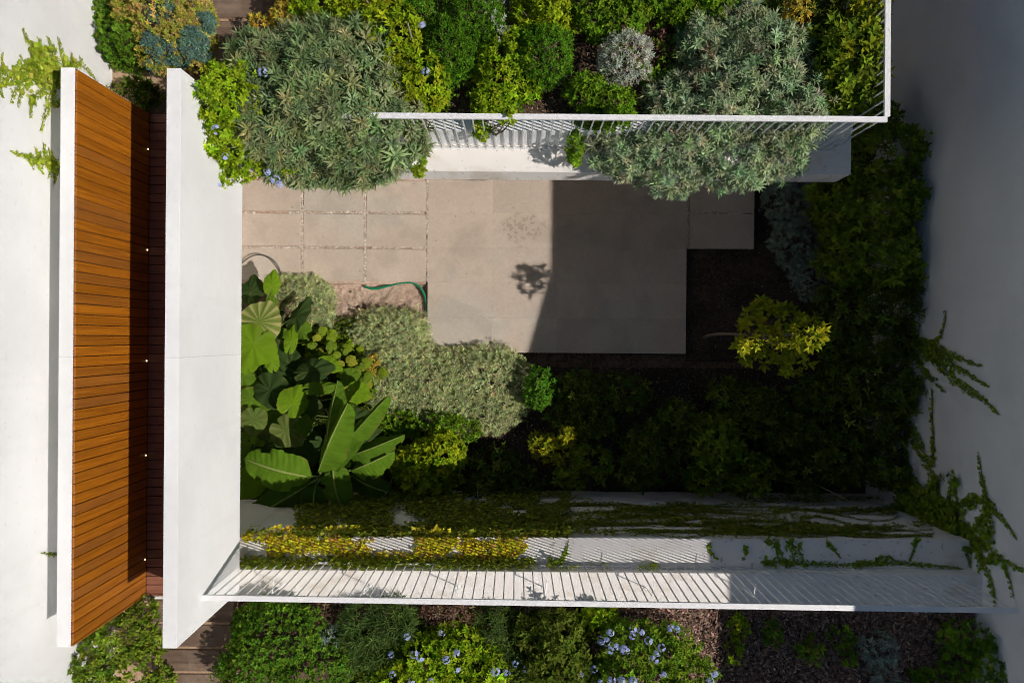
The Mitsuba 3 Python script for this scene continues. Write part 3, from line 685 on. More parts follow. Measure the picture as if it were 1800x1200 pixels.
# --- court planting (soil at z -0.1)
shrub('rosemary_cover', 'grey-green cushion of ground cover under the terrace edge', 'ground cover', 'rosemary',
      [(680, 585, .03, 60, 42, .24), (700, 650, .05, 70, 55, .26), (770, 665, .05, 75, 52, .26), (850, 660, .05, 80, 50, .26), (780, 715, .03, 75, 40, .24), (860, 725, .0, 50, 34, .20), (895, 685, 0.0, 44, 54, .20), (720, 610, .0, 40, 60, .2), (690, 700, 0., 40, 36, .2)], ZC, dens=1.25, nb=30)
shrub('rosemary_cover', 'smaller grey-green cushion of ground cover left of the bare dry soil patch', 'ground cover', 'rosemary',
      [(535, 525, .02, 50, 42, .22), (550, 565, .0, 36, 28, .2), (505, 515, .0, 30, 30, .2), (570, 540, 0., 18, 40, .16)], ZC, dens=1.2, nb=16, mixin=[('dry', [(500, 540, .08, 24, 20, .12), (535, 575, .06, 18, 14, .12)], .7)])
shrub('round_shrub', 'fresh green round shrub standing in the sun at the edge of the big shadow', 'shrub', 'hedge', [(948, 682, .35, 25, 38, .26)], ZC, extra=dict(sp=.045, L=.05, W=.026, cols=[(.06, .15, .012), (.08, .19, .016), (.05, .12, .01)]))
shrub('lime_shrub', 'sunlit lime green shrub right of the banana plant', 'shrub', 'lime2', [(775, 795, .55, 34, 36, .30), (730, 815, .5, 36, 32, .28), (755, 835, .4, 52, 30, .28), (800, 800, .45, 18, 30, .2)], ZC, dens=.9, extra=dict(sp=.06, L=.075, W=.036))
shrub('green_shrub', 'mid green shrub behind the sunlit lime shrub, under the ground cover', 'shrub', 'green', [(765, 750, .25, 52, 26, .2), (805, 755, .22, 40, 24, .2), (700, 740, .15, 40, 24, .18)], ZC, dens=.9)
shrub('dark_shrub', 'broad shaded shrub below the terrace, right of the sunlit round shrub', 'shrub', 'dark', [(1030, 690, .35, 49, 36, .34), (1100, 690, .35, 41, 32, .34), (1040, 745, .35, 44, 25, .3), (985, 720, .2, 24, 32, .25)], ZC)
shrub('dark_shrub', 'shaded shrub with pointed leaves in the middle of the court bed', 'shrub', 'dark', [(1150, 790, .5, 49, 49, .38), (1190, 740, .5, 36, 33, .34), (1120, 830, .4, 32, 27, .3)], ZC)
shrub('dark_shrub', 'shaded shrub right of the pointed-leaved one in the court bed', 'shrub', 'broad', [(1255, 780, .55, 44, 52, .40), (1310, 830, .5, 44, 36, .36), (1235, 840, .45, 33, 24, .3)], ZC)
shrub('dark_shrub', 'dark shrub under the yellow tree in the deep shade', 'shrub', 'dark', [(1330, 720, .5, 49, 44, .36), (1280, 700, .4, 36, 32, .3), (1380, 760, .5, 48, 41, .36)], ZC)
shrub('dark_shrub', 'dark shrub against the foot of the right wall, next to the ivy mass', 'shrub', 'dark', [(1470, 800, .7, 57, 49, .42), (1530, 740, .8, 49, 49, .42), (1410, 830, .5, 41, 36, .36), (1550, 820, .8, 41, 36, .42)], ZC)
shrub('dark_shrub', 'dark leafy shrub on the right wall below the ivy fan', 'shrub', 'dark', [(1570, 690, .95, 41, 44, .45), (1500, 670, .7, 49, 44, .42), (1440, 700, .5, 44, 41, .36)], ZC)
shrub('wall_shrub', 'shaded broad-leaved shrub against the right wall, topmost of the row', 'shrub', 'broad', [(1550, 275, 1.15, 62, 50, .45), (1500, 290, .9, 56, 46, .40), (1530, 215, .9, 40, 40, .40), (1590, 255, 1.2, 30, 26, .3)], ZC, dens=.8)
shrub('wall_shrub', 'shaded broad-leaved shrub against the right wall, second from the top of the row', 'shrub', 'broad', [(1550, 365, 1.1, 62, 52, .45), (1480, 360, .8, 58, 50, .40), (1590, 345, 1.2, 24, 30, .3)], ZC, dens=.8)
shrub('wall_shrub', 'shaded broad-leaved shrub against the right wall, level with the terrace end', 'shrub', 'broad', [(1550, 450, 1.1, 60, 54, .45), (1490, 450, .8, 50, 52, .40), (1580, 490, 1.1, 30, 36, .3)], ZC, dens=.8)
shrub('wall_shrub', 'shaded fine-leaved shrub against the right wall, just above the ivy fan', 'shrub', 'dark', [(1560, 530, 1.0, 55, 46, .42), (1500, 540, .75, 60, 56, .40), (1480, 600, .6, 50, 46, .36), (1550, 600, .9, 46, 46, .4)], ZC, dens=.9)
shrub('grey_shrub', 'shaded grey-green shrub beside the slabs at the right end of the terrace', 'shrub', 'silver2', [(1385, 360, .3, 42, 40, .26), (1400, 430, .25, 42, 46, .24), (1430, 490, .25, 40, 36, .24), (1390, 320, .3, 36, 24, .2)], ZC, dens=.7)
shrub('green_shrub', 'loose shaded shrub between the sunlit lime shrub and the ivy wall', 'shrub', 'dark', [(870, 820, .2, 44, 34, .26), (915, 850, .2, 40, 24, .24), (845, 855, .25, 40, 18, .24)], ZC, dens=.8)
shrub('fern_plant', 'yellowish shaded plant with one sunlit leaf tip below the dark shrubs', 'plant', 'yellow', [(998, 762, .55, 12, 14, .22), (985, 790, .3, 36, 22, .18), (955, 780, .25, 24, 20, .16)], ZC, dens=.6)
shrub('broad_plant', 'shaded broad-leaved plant in front of the ivy wall', 'plant', 'broad', [(1050, 810, .4, 26, 30, .24), (1025, 800, .35, 20, 20, .2), (1000, 840, .3, 30, 16, .2)], ZC, dens=.6)

# --- the yellow tree: a slender trunk, its top reaching the sun
def small_tree():
    k = thing('yellow_tree', 'slender young yellow-green tree with two sunlit tips, standing in the deep shade', 'tree')
    bl = [W(*b) for b in [(1370, 570, 1.95, 50, 32, .24), (1330, 590, 1.95, 32, 38, .24), (1405, 590, 2.0, 34, 38, .24), (1350, 620, 1.85, 44, 24, .22), (1395, 635, 1.8, 24, 24, .2), (1335, 545, 1.9, 24, 20, .2), ]]
    (m, c), pos = crown(bl, 'yellow', 771, .45, -.6, dict(sp=.080, n=7, L=.095, W=.046))
    part(k, 'crown', m, 'mat_leaf', color=c, kind='stuff')
    (m2, c2), pos2 = crown([W(*b) for b in [(1420, 600, 3.0, 20, 18, .14), (1440, 588, 2.92, 12, 12, .09), (1398, 590, 2.86, 13, 13, .10), (1318, 603, 2.46, 16, 17, .13), (1365, 600, 2.64, 10, 10, .09)]], 'yellow', 772, .34, -.6, dict(sp=.075, n=8, L=.085, W=.036))
    part(k, 'crown_tip', m2, 'mat_leaf', color=c2, kind='stuff', label='sunlit upper shoots of the crown')
    pos = np.concatenate([pos, pos2, pos2])
    b = P(1345, 590, 2.2)
    foot = np.array([b[0] - .05, b[1] - .02, -.12])
    part(k, 'trunk', tube(spline([foot, [b[0] - .08, b[1] + .03, .9], [b[0] + .02, b[1], 1.7]], 14), np.linspace(.028, .014, 14), 8), 'mat_bark', smooth=True)
    part(k, 'branches', branches((b[0] + .02, b[1], 1.68), pos, 44, 26, .011), 'mat_bark', smooth=True)
small_tree()


# --- large single leaves
def blade(base, tip, half, arch, angL, angR, col, ribcol, seed, shape='banana', n=22, tear=.0):
    """A big leaf along a bent midrib; angL / angR tilt its two halves (degrees, + is up) -> (mesh, colours)."""
    rng = np.random.default_rng(seed)
    base, tip = np.asarray(base, float), np.asarray(tip, float)
    s = np.linspace(0, 1, n)
    mid = base[None] + (tip - base)[None] * s[:, None]
    mid[:, 2] += arch * 4 * s * (1 - s) * (1 - .35 * s)
    t = unit(np.gradient(mid, axis=0))
    side = unit(np.cross(t, [0, 0, 1.0]))
    up = np.cross(side, t)
    prof = np.clip(np.sin(np.pi * np.clip(s, 0, 1) ** .80) ** .44, .0, 1)
    prof *= np.where(s < .12, s / .12, 1) ** .5
    cols_t = np.array([-1, -.8, -.55, -.28, -.07, -.032, .032, .07, .28, .55, .8, 1])
    v, c = [], []
    wav = meshkit.noise(np.stack([s * 7, s * 0, s * 0 + seed], 1))
    wav2 = meshkit.noise(np.stack([s * 7, s * 0 + 5, s * 0 + seed], 1))
    for j, q in enumerate(cols_t):
        ang = np.radians(angL if q < 0 else angR)
        wv = (wav if q < 0 else wav2)
        cut = np.clip((wv - .60) / .1, 0, 1) * abs(q) ** 3
        w = half * prof * (1 - tear * cut * .4 + .10 * (wv - .5))
        off = q * w
        lift = np.abs(off) * np.tan(ang) * (1 - .28 * abs(q)) + .05 * half * np.sin(s * 23 + (q > 0) * 2) * abs(q) ** 2 + (.012 if abs(q) < .05 else 0) * (half / .15)
        lift = lift + .020 * half * np.sin(s * 75 - abs(q) * 7) * min(1, abs(q) * 3) * (abs(q) > .05)
        v.append(mid + side * (off * np.cos(ang))[:, None] + up * lift[:, None])
        k = np.array(ribcol if abs(q) < .05 else col)
        if abs(q) > .9: k = k[None] * (1 - .55 * np.clip((wav - .55) * 6, 0, 1)[:, None]) + np.array([.26, .17, .05]) * (.55 * np.clip((wav - .55) * 6, 0, 1)[:, None])
        c.append((np.tile(k, (n, 1)) if k.ndim == 1 else k) * (1 + .05 * np.sin(s * 34 + q * 3)[:, None] * (abs(q) > .1)) * rng.uniform(.94, 1.06, (n, 1)))
    m = len(cols_t)
    v, c = np.array(v), np.array(c)
    i, j = np.meshgrid(np.arange(m - 1), np.arange(n - 1), indexing='ij')
    p = i * n + j
    f = np.concatenate([np.stack([p, p + n, p + n + 1], -1).reshape(-1, 3), np.stack([p, p + n + 1, p + 1], -1).reshape(-1, 3)])
    return trimesh.Trimesh(v.reshape(-1, 3), f, process=False), c.reshape(-1, 3)


G1, G2, G3 = (.105, .20, .016), (.09, .175, .016), (.055, .11, .018)
RIB = (.36, .42, .13)
ban = thing('banana_plant', 'banana plant with large paddle leaves in the lower left of the court', 'banana plant')
heart = P(566, 838, 1.05)
foot = np.array([heart[0] + .02, heart[1] + .0, -.12])
part(ban, 'stem', tube([foot, (foot + heart) / 2 + [.02, .01, 0], heart - [0, 0, .12]], [.085, .075, .055], 10), 'mat_stalk', smooth=True)
BL = [  # base px, base z, tip px, tip z, half width px, arch, left tilt, right tilt, colour
    ((548, 838), 1.18, (430, 806), 1.30, 38, .14, -12, 8, G1), ((560, 828), 1.22, (612, 708), 1.46, 40, .16, -58, -8, G1),
    ((596, 792), 1.22, (684, 694), 1.30, 26, .18, -66, -4, G1), ((610, 802), 1.12, (712, 763), 1.12, 24, .16, -60, -8, G2),
    ((618, 826), 1.05, (694, 792), 1.02, 30, .14, -52, -6, G1), ((585, 812), 1.15, (606, 906), .95, 30, .16, -20, -26, G2),
    ((556, 850), 1.05, (556, 918), .82, 28, .14, -24, -20, G3), ((546, 850), 1.0, (428, 918), .68, 34, .16, -22, -30, G3),
    ((574, 800), 1.15, (594, 668), 1.20, 30, .16, -62, -12, G2), ((620, 836), .85, (688, 866), .60, 24, .14, -10, -20, G3),
    ((560, 842), .80, (480, 880), .50, 30, .12, -8, -8, G3), ((575, 830), 1.1, (642, 762), 1.30, 15, .1, -60, 6, G2),
]
for i, (b, zb, t_, zt, hw, ar, aL, aR, col) in enumerate(BL):
    pb, pt = P(*b, zb), P(*t_, zt)
    m, c = blade(pb, pt, hw * (H - (zb + zt) / 2) / F, ar, aL, aR, np.array(col) * 1.25, RIB, 40 + i, tear=.8 if i in (0, 2, 3, 4, 5) else .3, n=72)
    k = part(ban, 'leaf', m, 'mat_leaf_gloss', smooth=True, color=c)
    part(k, 'stalk', tube(spline([heart - [0, 0, .25], (heart * .55 + pb * .45) + [0, 0, -.03], pb + unit(pt - pb) * .02 - [0, 0, .004]], 8), np.linspace(.028, .013, 8), 7), 'mat_stalk', smooth=True)
cv = P(612, 812, 1.15)
a_ = np.linspace(0, 5.2, 16)
ring = np.stack([.07 * np.cos(a_), .045 * np.sin(a_), a_ * 0], 1)
v = np.concatenate([ring * 1.25 + cv + [0, 0, .06], ring + cv - [.02, -.02, .12]])
f = np.array([[i, i + 1, i + 17] for i in range(15)] + [[i, i + 17, i + 16] for i in range(15)])
part(ban, 'young_leaf', trimesh.Trimesh(v, f, process=False), 'mat_leaf_gloss', smooth=True, color=np.tile(np.array(G1) * 1.2, (32, 1)), label='rolled young leaf, still half open')


def ear(c, R, tip_deg, tilt, col, seed, cream=0.0, cup=.12, narrow=1.0):
    """A heart-shaped leaf with ribs; tip_deg: where the tip points in the picture (0 right, 90 up); tilt: the horizontal part of its normal."""
    rng = np.random.default_rng(seed)
    nt, nr = 90, 7
    th = np.linspace(-np.pi, np.pi, nt)
    r = 1.0 - .16 * np.cos(th) ** 2 + .28 * np.exp(-(th / .42) ** 2) - .34 * np.exp(-((np.abs(th) - np.pi) / .12) ** 2)
    ribs = np.sin(th * (14 if cream > .6 else 9)) * (np.abs(th) < 2.8)
    v, cc = [], []
    for k in range(nr + 1):
        q = k / nr
        rr = R * r * q * (1 + .022 * np.sin(th * 5 + seed) * q + .012 * np.sin(th * 18 + seed) * q)
        x, y = rr * np.cos(th), rr * np.sin(th) * narrow
        z = R * (-cup * q ** 2 * 1.4 + .034 * q * ribs + .07 * q * np.sin(th * 3 + seed) * q) - .10 * R * q ** 2 * np.cos(th)
        v.append(np.stack([x, y, z], 1))
        vein = np.clip(1 - np.abs(ribs) * 4.5, 0, 1) if cream == 0 else np.clip(ribs * 1.6, 0, 1)
        base = np.array(col)[None] * rng.uniform(.95, 1.05, (nt, 1))
        to = np.array([.62, .56, .24] if cream > 0 else [.30, .36, .10])[None]
        w = (cream * (.25 + .75 * q) * (.25 + .75 * vein) if cream > 0 else .30 * vein * (1 - .6 * q))[:, None] * np.ones((nt, 1))
        e = (np.clip((meshkit.noise(np.stack([th * 2.2, th * 0 + seed, th * 0 + .5], 1)) - .60) * 5, 0, 1) * (.6 if k == nr else .25 if k == nr - 1 else 0))[:, None]
        c1 = base * (1 - w) + to * w
        cc.append(c1 * (1 - e) + np.array([.30, .23, .06]) * e)
    v, cc = np.concatenate(v), np.concatenate(cc)
    i, j = np.meshgrid(np.arange(nr), np.arange(nt - 1), indexing='ij')
    p = i * nt + j
    f = np.concatenate([np.stack([p, p + nt, p + nt + 1], -1).reshape(-1, 3), np.stack([p, p + nt + 1, p + 1], -1).reshape(-1, 3)])
    nz = unit(np.array([tilt[0], tilt[1], 1.0]))
    t0 = np.array([np.cos(np.radians(tip_deg)), np.sin(np.radians(tip_deg)), 0])
    ex = unit(t0 - nz * (t0 @ nz)); ey = np.cross(nz, ex)
    v = v[:, :1] * ex + v[:, 1:2] * ey + v[:, 2:] * nz + c
    return trimesh.Trimesh(v, f, process=False), cc


L1, L2, D1 = (.17, .30, .015), (.125, .225, .02), (.06, .105, .03)
def ear_plant(label, foot_px, rows, seed):
    k = thing('elephant_ear', label, 'elephant ear plant')
    ft = P(*foot_px, -.11)
    r_ = np.random.default_rng(seed)
    rows = list(rows) + [(foot_px[0] + r_.normal(10, 40), foot_px[1] + r_.normal(0, 45), r_.uniform(.2, .45), r_.uniform(24, 38), r_.uniform(0, 360), tuple(r_.normal(0, .3, 2)), (D1, D1, L2)[j % 3], 0, r_.uniform(.6, .95)) for j in range(9)]
    for i, (px, py, z, R, tip, tilt, col, cream, nar) in enumerate(rows):
        c = P(px, py, z)
        m, cc = ear(c, R * (H - z) / F, tip, tilt, col, seed + i, cream, .10, nar)
        lf = part(k, 'leaf', m, 'mat_leaf_gloss', smooth=True, color=cc, label='pale cream-striped ageing leaf' if cream > .6 else None)
        part(lf, 'stalk', tube(spline([ft + [.03 * math.cos(i), .03 * math.sin(i), 0], (ft + c) / 2 + [0, 0, .12], c - [0, 0, .012]], 9), np.linspace(.018, .008, 9), 6), 'mat_stalk', smooth=True)
ear_plant('elephant ear plant with a cream-striped leaf beside the inner parapet', (455, 600), [
    (456, 566, .95, 40, 65, (.1, .15), L2, .9, .95), (446, 606, 1.0, 41, 235, (.2, -.05), L1, 0, 1.0), (521, 556, .62, 36, 60, (-.62, .25), D1, 0, .62),
    (512, 600, .70, 28, 75, (.55, .1), L1, 0, .42), (478, 500, .62, 24, 80, (.35, -.1), L1, 0, .60), (440, 512, .5, 30, 100, (-.3, .2), D1, 0, .9),
    (478, 540, .55, 24, 100, (.4, 0), L2, 0, .5), (480, 620, .6, 34, 280, (-.4, -.2), D1, 0, .8), (478, 634, .75, 26, 100, (.5, -.1), L1, 0, .5), (435, 640, .75, 22, 200, (.2, 0), L1, 0, .8),
    (428, 660, .55, 26, 200, (.1, .1), L2, 0, .8), (510, 640, .4, 34, 310, (-.2, -.2), D1, 0, .8)], 300)
ear_plant('elephant ear plant with pale ribbed leaves between the banana plant and the inner parapet', (490, 720), [
    (474, 686, .72, 44, 330, (-.35, .15), D1, 0, .70), (514, 708, .85, 31, 60, (.35, -.05), L1, 0, .86), (503, 757, .72, 33, 320, (.1, .15), (.14, .20, .045), .22, .9),
    (445, 737, .72, 26, 270, (.1, .15), (.13, .20, .04), .15, .95), (545, 652, .70, 40, 10, (-.35, .3), D1, 0, .62), (578, 640, .62, 24, 340, (.35, .1), L1, 0, .6),
    (560, 680, .80, 31, 15, (.15, .6), L2, 0, .48), (538, 712, .7, 32, 350, (-.4, -.3), D1, 0, .7), (628, 690, .78, 24, 340, (.2, -.05), L1, 0, .85), (613, 662, .5, 20, 20, (.2, .1), L2, 0, .8),
    (535, 750, .70, 22, 80, (.3, .1), L2, 0, .6), (440, 700, .6, 26, 180, (.2, 0), L2, 0, .8), (420, 780, .55, 26, 200, (.1, .2), L2, 0, .8), (530, 780, .45, 38, 300, (-.2, .1), D1, 0, .9),
    (622, 735, .6, 24, 30, (.2, .2), D1, 0, .8), (640, 760, .45, 26, 10, (0, .1), D1, 0, .7), (470, 785, .4, 36, 200, (-.1, .1), D1, 0, .8), (435, 810, .5, 28, 180, (.1, .1), L2, 0, .8)], 340)
ear_plant('elephant ear plant in the corner under the inner parapet, below the banana leaves', (438, 850), [
    (440, 848, .72, 33, 230, (.3, .1), L1, 0, .85), (432, 872, .55, 30, 250, (-.1, 0), D1, 0, .9), (470, 860, .45, 26, 330, (-.1, .1), D1, 0, .8)], 380)
# lime trailing plant with round leaves
rng = np.random.default_rng(77)
k = thing('trailing_plant', 'lime green trailing plant with round leaves beside the grey-green ground cover', 'plant')
for i in range(62):
    a = rng.uniform(0, 1)
    px, py = (548 + 100 * a + rng.normal(0, 16), 604 + 66 * a ** 1.6 + rng.normal(0, 15))
    z = .22 + rng.uniform(0, .24)
    m, cc = ear(P(px, py, z), rng.uniform(.045, .085), rng.uniform(0, 360), rng.normal(0, .3, 2) + [.15, 0], np.array([[.19, .27, .02], [.23, .30, .02], [.28, .30, .03], [.14, .22, .02]][rng.integers(0, 4)]), 900 + i, 0, .15)
    part(k, 'leaf', m, 'mat_leaf', smooth=True, color=cc)
(m, c), pos = crown([W(600, 625, .12, 55, 32, .14), W(640, 670, .12, 30, 36, .14), W(560, 600, .1, 30, 18, .12)], 'lime', 776, .5, -.2)
part(k, 'foliage', m, 'mat_leaf', color=c, kind='stuff')
shrub('dry_shrub', 'small golden dried tuft at the edge of the grey-green ground cover', 'shrub', 'ochre', [(655, 640, .3, 12, 20, .1)], ZC, dens=.6)


# ------------------------------------------------------------------ ivy
def on_right(px, py):
    u, v = px - CX, CY - py
    d = 5.098 * F / (u - ROLL * v)
    return np.array([5.098, (v + ROLL * u) * d / F, H - d])
def on_left(px, py):
    u, v = px - CX, CY - py
    d = (LX + .002) * F / (u - ROLL * v)
    return np.array([LX + .002, (v + ROLL * u) * d / F, H - d])
def on_face(px, py):
    u, v = px - CX, CY - py
    d = -2.213 * F / (v + ROLL * u)
    return np.array([(u - ROLL * v) * d / F, -2.213, H - d])
def on_step(px, py):
    u, v = px - CX, CY - py
    d = -2.535 * F / (v + ROLL * u)
    return np.array([(u - ROLL * v) * d / F, -2.535, H - d])
def on_ledge(px, py): return P(px, py, 2.231)


NR, NL, NF, NU = np.array([-1., 0, 0]), np.array([1., 0, 0]), np.array([0, 1., 0]), np.array([0, 0, 1.])
IVY = [(.12, .18, .014), (.15, .215, .018), (.10, .15, .013), (.18, .24, .024)]
IVY_D = [(.13, .155, .016), (.16, .185, .02), (.10, .13, .015), (.19, .18, .024)]
IVY_Y = [(.50, .42, .02), (.40, .37, .02), (.58, .46, .03), (.28, .31, .018), (.36, .22, .06)]
IVY_L = [(.19, .25, .018), (.24, .29, .03), (.30, .33, .05), (.14, .20, .015)]


def ivy_leaves(rng, pts, nrm, size, cols, lift=.012, flat=.35, lighter=1.0):
    n = len(pts)
    d = rng.normal(size=(n, 3)); d -= (d @ nrm)[:, None] * nrm
    d = unit(d) + nrm * rng.uniform(.0, .5, (n, 1)) + np.array([0, 0, -.35])
    nn = nrm + rng.normal(0, flat, (n, 3))
    L = size * np.exp(rng.normal(0, .25, n))
    return leaves(pts + nrm * rng.uniform(.2, 1.6, (n, 1)) * lift, d, nn, L, L * rng.uniform(.7, .95, n), pal(rng, n, cols, .22, .07) * lighter, .10, .12)


def strand(rng, fn, pxs, w0, dens, nrm, size, cols):
    """Leaves along a runner given by its pixels; w0: half width of the leafy strip at its root in metres -> (leaves, stem)."""
    c = spline([fn(*p) for p in pxs], 60)
    Ls = np.linalg.norm(np.diff(c, axis=0), axis=1).sum()
    n = max(8, int(Ls * dens))
    t = np.sort(rng.random(n) ** 1.15)
    q = c[np.clip((t * 59).astype(int), 0, 58)] + (c[np.clip((t * 59).astype(int) + 1, 0, 59)] - c[np.clip((t * 59).astype(int), 0, 58)]) * (t * 59 % 1)[:, None]
    tang = unit(np.gradient(c, axis=0))[np.clip((t * 59).astype(int), 0, 59)]
    side = np.cross(tang, nrm)
    q = q + side * (rng.uniform(-1, 1, (n, 1)) * (w0 * (1 - t) ** .7)[:, None])
    sz = size * (1 - .55 * t)
    return ivy_leaves(rng, q, nrm, sz, cols), tube(c + nrm * .004, np.linspace(.006, .002, 60), 4)


def fill(rng, fn, x0, x1, y0, y1, n, nrm, size, cols, cut=.5, sx=.02, sy=.05, lift=.02, seed=0, flat=.45):
    p = np.stack([rng.uniform(x0, x1, n), rng.uniform(y0, y1, n)], 1)
    m = meshkit.fbm(np.stack([p[:, 0] * sx, p[:, 1] * sy, p[:, 0] * 0 + seed], 1), 3) > cut
    q = np.array([fn(*a) for a in p[m]])
    return ivy_leaves(rng, q, nrm, size, cols, lift, flat)


def ivy(name, label, runs, seed, fills=(), nrm=None):
    rng = np.random.default_rng(seed)
    k = thing(name, label, 'ivy')
    Ls, ts = [], []
    for r in runs:
        a, b = strand(rng, *r); Ls.append(a); ts.append(b)
    for f in fills: Ls.append(fill(rng, **f))
    m, c = merge(Ls)
    part(k, 'foliage', m, 'mat_leaf', color=c, kind='stuff')
    if ts: part(k, 'runners', cat_(ts), 'mat_bark', smooth=True)
    return k


lr_ = lambda pts, w=.05, dn=170, sz=.033, cols=IVY_L: (on_left, pts, w, dn * 1.4, NL, sz, cols)
ivy('ivy', 'large patch of lime green ivy on the left wall near the bridge top', [lr_(p, w, dn) for p, w, dn in [
    ([(95, 125), (75, 98), (52, 78), (38, 52)], .08, 330), ([(95, 120), (74, 88), (65, 64)], .05, 220), ([(100, 115), (89, 88), (82, 65)], .05, 220), ([(112, 115), (105, 90), (100, 66)], .05, 220),
    ([(95, 125), (60, 130), (32, 150), (17, 182)], .06, 240), ([(95, 130), (58, 140), (37, 160), (30, 188)], .06, 240), ([(95, 130), (70, 160), (55, 180), (52, 208)], .06, 240),
    ([(100, 140), (86, 170), (78, 200), (69, 230)], .07, 260), ([(90, 125), (50, 128), (12, 140), (-12, 172)], .05, 220), ([(62, 125), (42, 110), (33, 97)], .03, 200), ([(24, 148), (16, 130), (12, 118)], .025, 150),
    ([(-14, 160), (0, 125), (2, 95)], .03, 200), ([(-20, 150), (-2, 160), (3, 172)], .03, 200), ([(110, 120), (130, 112), (145, 118), (168, 142)], .05, 170), ([(195, 152), (201, 142), (197, 130)], .03, 150), ([(186, 150), (190, 160), (200, 158)], .03, 150), ([(120, 110), (140, 105), (139, 100)], .02, 120)]], 501,
    [dict(fn=on_left, x0=48, x1=125, y0=82, y1=185, n=1500, nrm=NL, size=.045, cols=IVY_L, cut=.47, sx=.03, sy=.03, lift=.03, seed=2), dict(fn=on_left, x0=0, x1=60, y0=110, y1=165, n=420, nrm=NL, size=.042, cols=IVY_L, cut=.53, sx=.04, sy=.04, lift=.02, seed=4)])
ivy('ivy', 'smaller spray of lime green ivy on the left wall beside the outer parapet', [lr_(p, w, dn, .036) for p, w, dn in [
    ([(98, 290), (62, 281), (33, 272), (17, 266)], .05, 330), ([(80, 284), (77, 268), (75, 250)], .035, 220), ([(66, 281), (64, 270), (60, 258)], .03, 200), ([(90, 288), (87, 274), (84, 261)], .03, 200),
    ([(60, 280), (68, 294), (74, 306)], .03, 200), ([(46, 276), (54, 288), (58, 299)], .03, 200), ([(88, 290), (86, 304), (83, 314)], .03, 200), ([(98, 292), (96, 308), (94, 326)], .03, 220)]], 502)
ivy('ivy', 'tiny ivy sprig on the left wall low beside the outer parapet', [lr_([(100, 975), (88, 974), (72, 972)], .012, 120, .03, IVY)], 503)
rr = lambda pts, w=.05, dn=200, sz=.052: (on_right, pts, w * 1.1, dn * .72, NR, sz, IVY)
ivy('ivy', 'fan of dark ivy runners climbing the shaded right wall', [rr(p, w, dn) for p, w, dn in [
    ([(1575, 598), (1640, 628), (1700, 682), (1735, 706), (1757, 728)], .10, 420), ([(1590, 600), (1650, 622), (1700, 655), (1740, 678)], .07, 330), ([(1595, 592), (1660, 618), (1700, 634), (1728, 644)], .06, 300),
    ([(1630, 604), (1652, 594), (1661, 570), (1663, 545)], .03, 240), ([(1600, 606), (1622, 645), (1644, 672), (1663, 689)], .05, 280), ([(1612, 590), (1618, 575), (1620, 570)], .02, 150), ([(1600, 690), (1625, 664), (1650, 668)], .05, 250)]], 504,
    [dict(fn=on_right, x0=1560, x1=1660, y0=582, y1=632, n=520, nrm=NR, size=.045, cols=IVY, cut=.46, sx=.03, sy=.03, lift=.03)])
ivy('ivy', 'dark ivy mass with long tips in the lower right corner of the right wall', [rr(p, w, dn) for p, w, dn in [
    ([(1585, 735), (1620, 790), (1645, 850), (1662, 905)], .12, 520), ([(1642, 815), (1641, 770), (1640, 725), (1640, 684)], .035, 260), ([(1668, 905), (1672, 860), (1672, 835)], .03, 200), ([(1684, 905), (1681, 865), (1676, 824)], .035, 240),
    ([(1742, 905), (1731, 855), (1720, 795)], .04, 260), ([(1748, 900), (1744, 888), (1742, 878)], .02, 150), ([(1690, 895), (1740, 888), (1770, 920), (1789, 947)], .06, 280), ([(1680, 925), (1740, 965), (1775, 990), (1803, 1002)], .07, 300),
    ([(1685, 920), (1712, 955), (1735, 1000), (1752, 1066)], .10, 420), ([(1735, 985), (1768, 998), (1776, 1020), (1782, 1052)], .03, 190), ([(1700, 930), (1720, 960), (1718, 1015)], .07, 300), ([(1590, 770), (1604, 850), (1615, 905)], .06, 320), ([(1585, 800), (1592, 850), (1600, 890)], .05, 250), ([(1745, 890), (1720, 920), (1705, 945)], .06, 280)]], 505,
    [dict(fn=on_right, x0=1575, x1=1690, y0=840, y1=945, n=2600, nrm=NR, size=.055, cols=IVY, cut=.42, sx=.03, sy=.03, lift=.04, seed=8), dict(fn=on_right, x0=1690, x1=1750, y0=885, y1=960, n=420, nrm=NR, size=.045, cols=IVY, cut=.5, sx=.04, sy=.04, lift=.02, seed=9)])
# the shaded inner face of the retaining wall, grown over by horizontal runners
rng = np.random.default_rng(66)
runs = []
for i in range(46):
    x0 = rng.uniform(960, 1500); y0 = rng.uniform(884, 936)
    Lx = rng.uniform(120, 330) * (1 if rng.random() < .8 else -1)
    yy = y0 + (x0 - 1000) * .018
    runs.append((on_face, [(x0, yy), (x0 + Lx * .33, yy + rng.normal(2, 3)), (x0 + Lx * .66, yy + rng.normal(4, 4)), (min(x0 + Lx, 1640), yy + rng.normal(7, 5))], rng.uniform(.03, .08), rng.uniform(170, 330), NF, .036, IVY_D))
ivy('ivy', 'ivy in horizontal runners over the shaded inner face of the retaining wall', runs, 506, [
    dict(fn=on_face, x0=610, x1=1000, y0=870, y1=948, n=15000, nrm=NF, size=.044, cols=IVY_D, cut=.28, sx=.012, sy=.05, lift=.05, seed=3),
    dict(fn=on_face, x0=520, x1=690, y0=885, y1=948, n=4200, nrm=NF, size=.044, cols=IVY_D, cut=.30, sx=.02, sy=.05, lift=.05, seed=5),
    dict(fn=on_face, x0=1000, x1=1640, y0=876, y1=942, n=9500, nrm=NF, size=.038, cols=IVY_D, cut=.52, sx=.008, sy=.09, lift=.03, seed=7),
    dict(fn=on_face, x0=1250, x1=1420, y0=900, y1=950, n=900, nrm=NF, size=.036, cols=IVY_D, cut=.46, sx=.02, sy=.05, lift=.04, seed=11)])
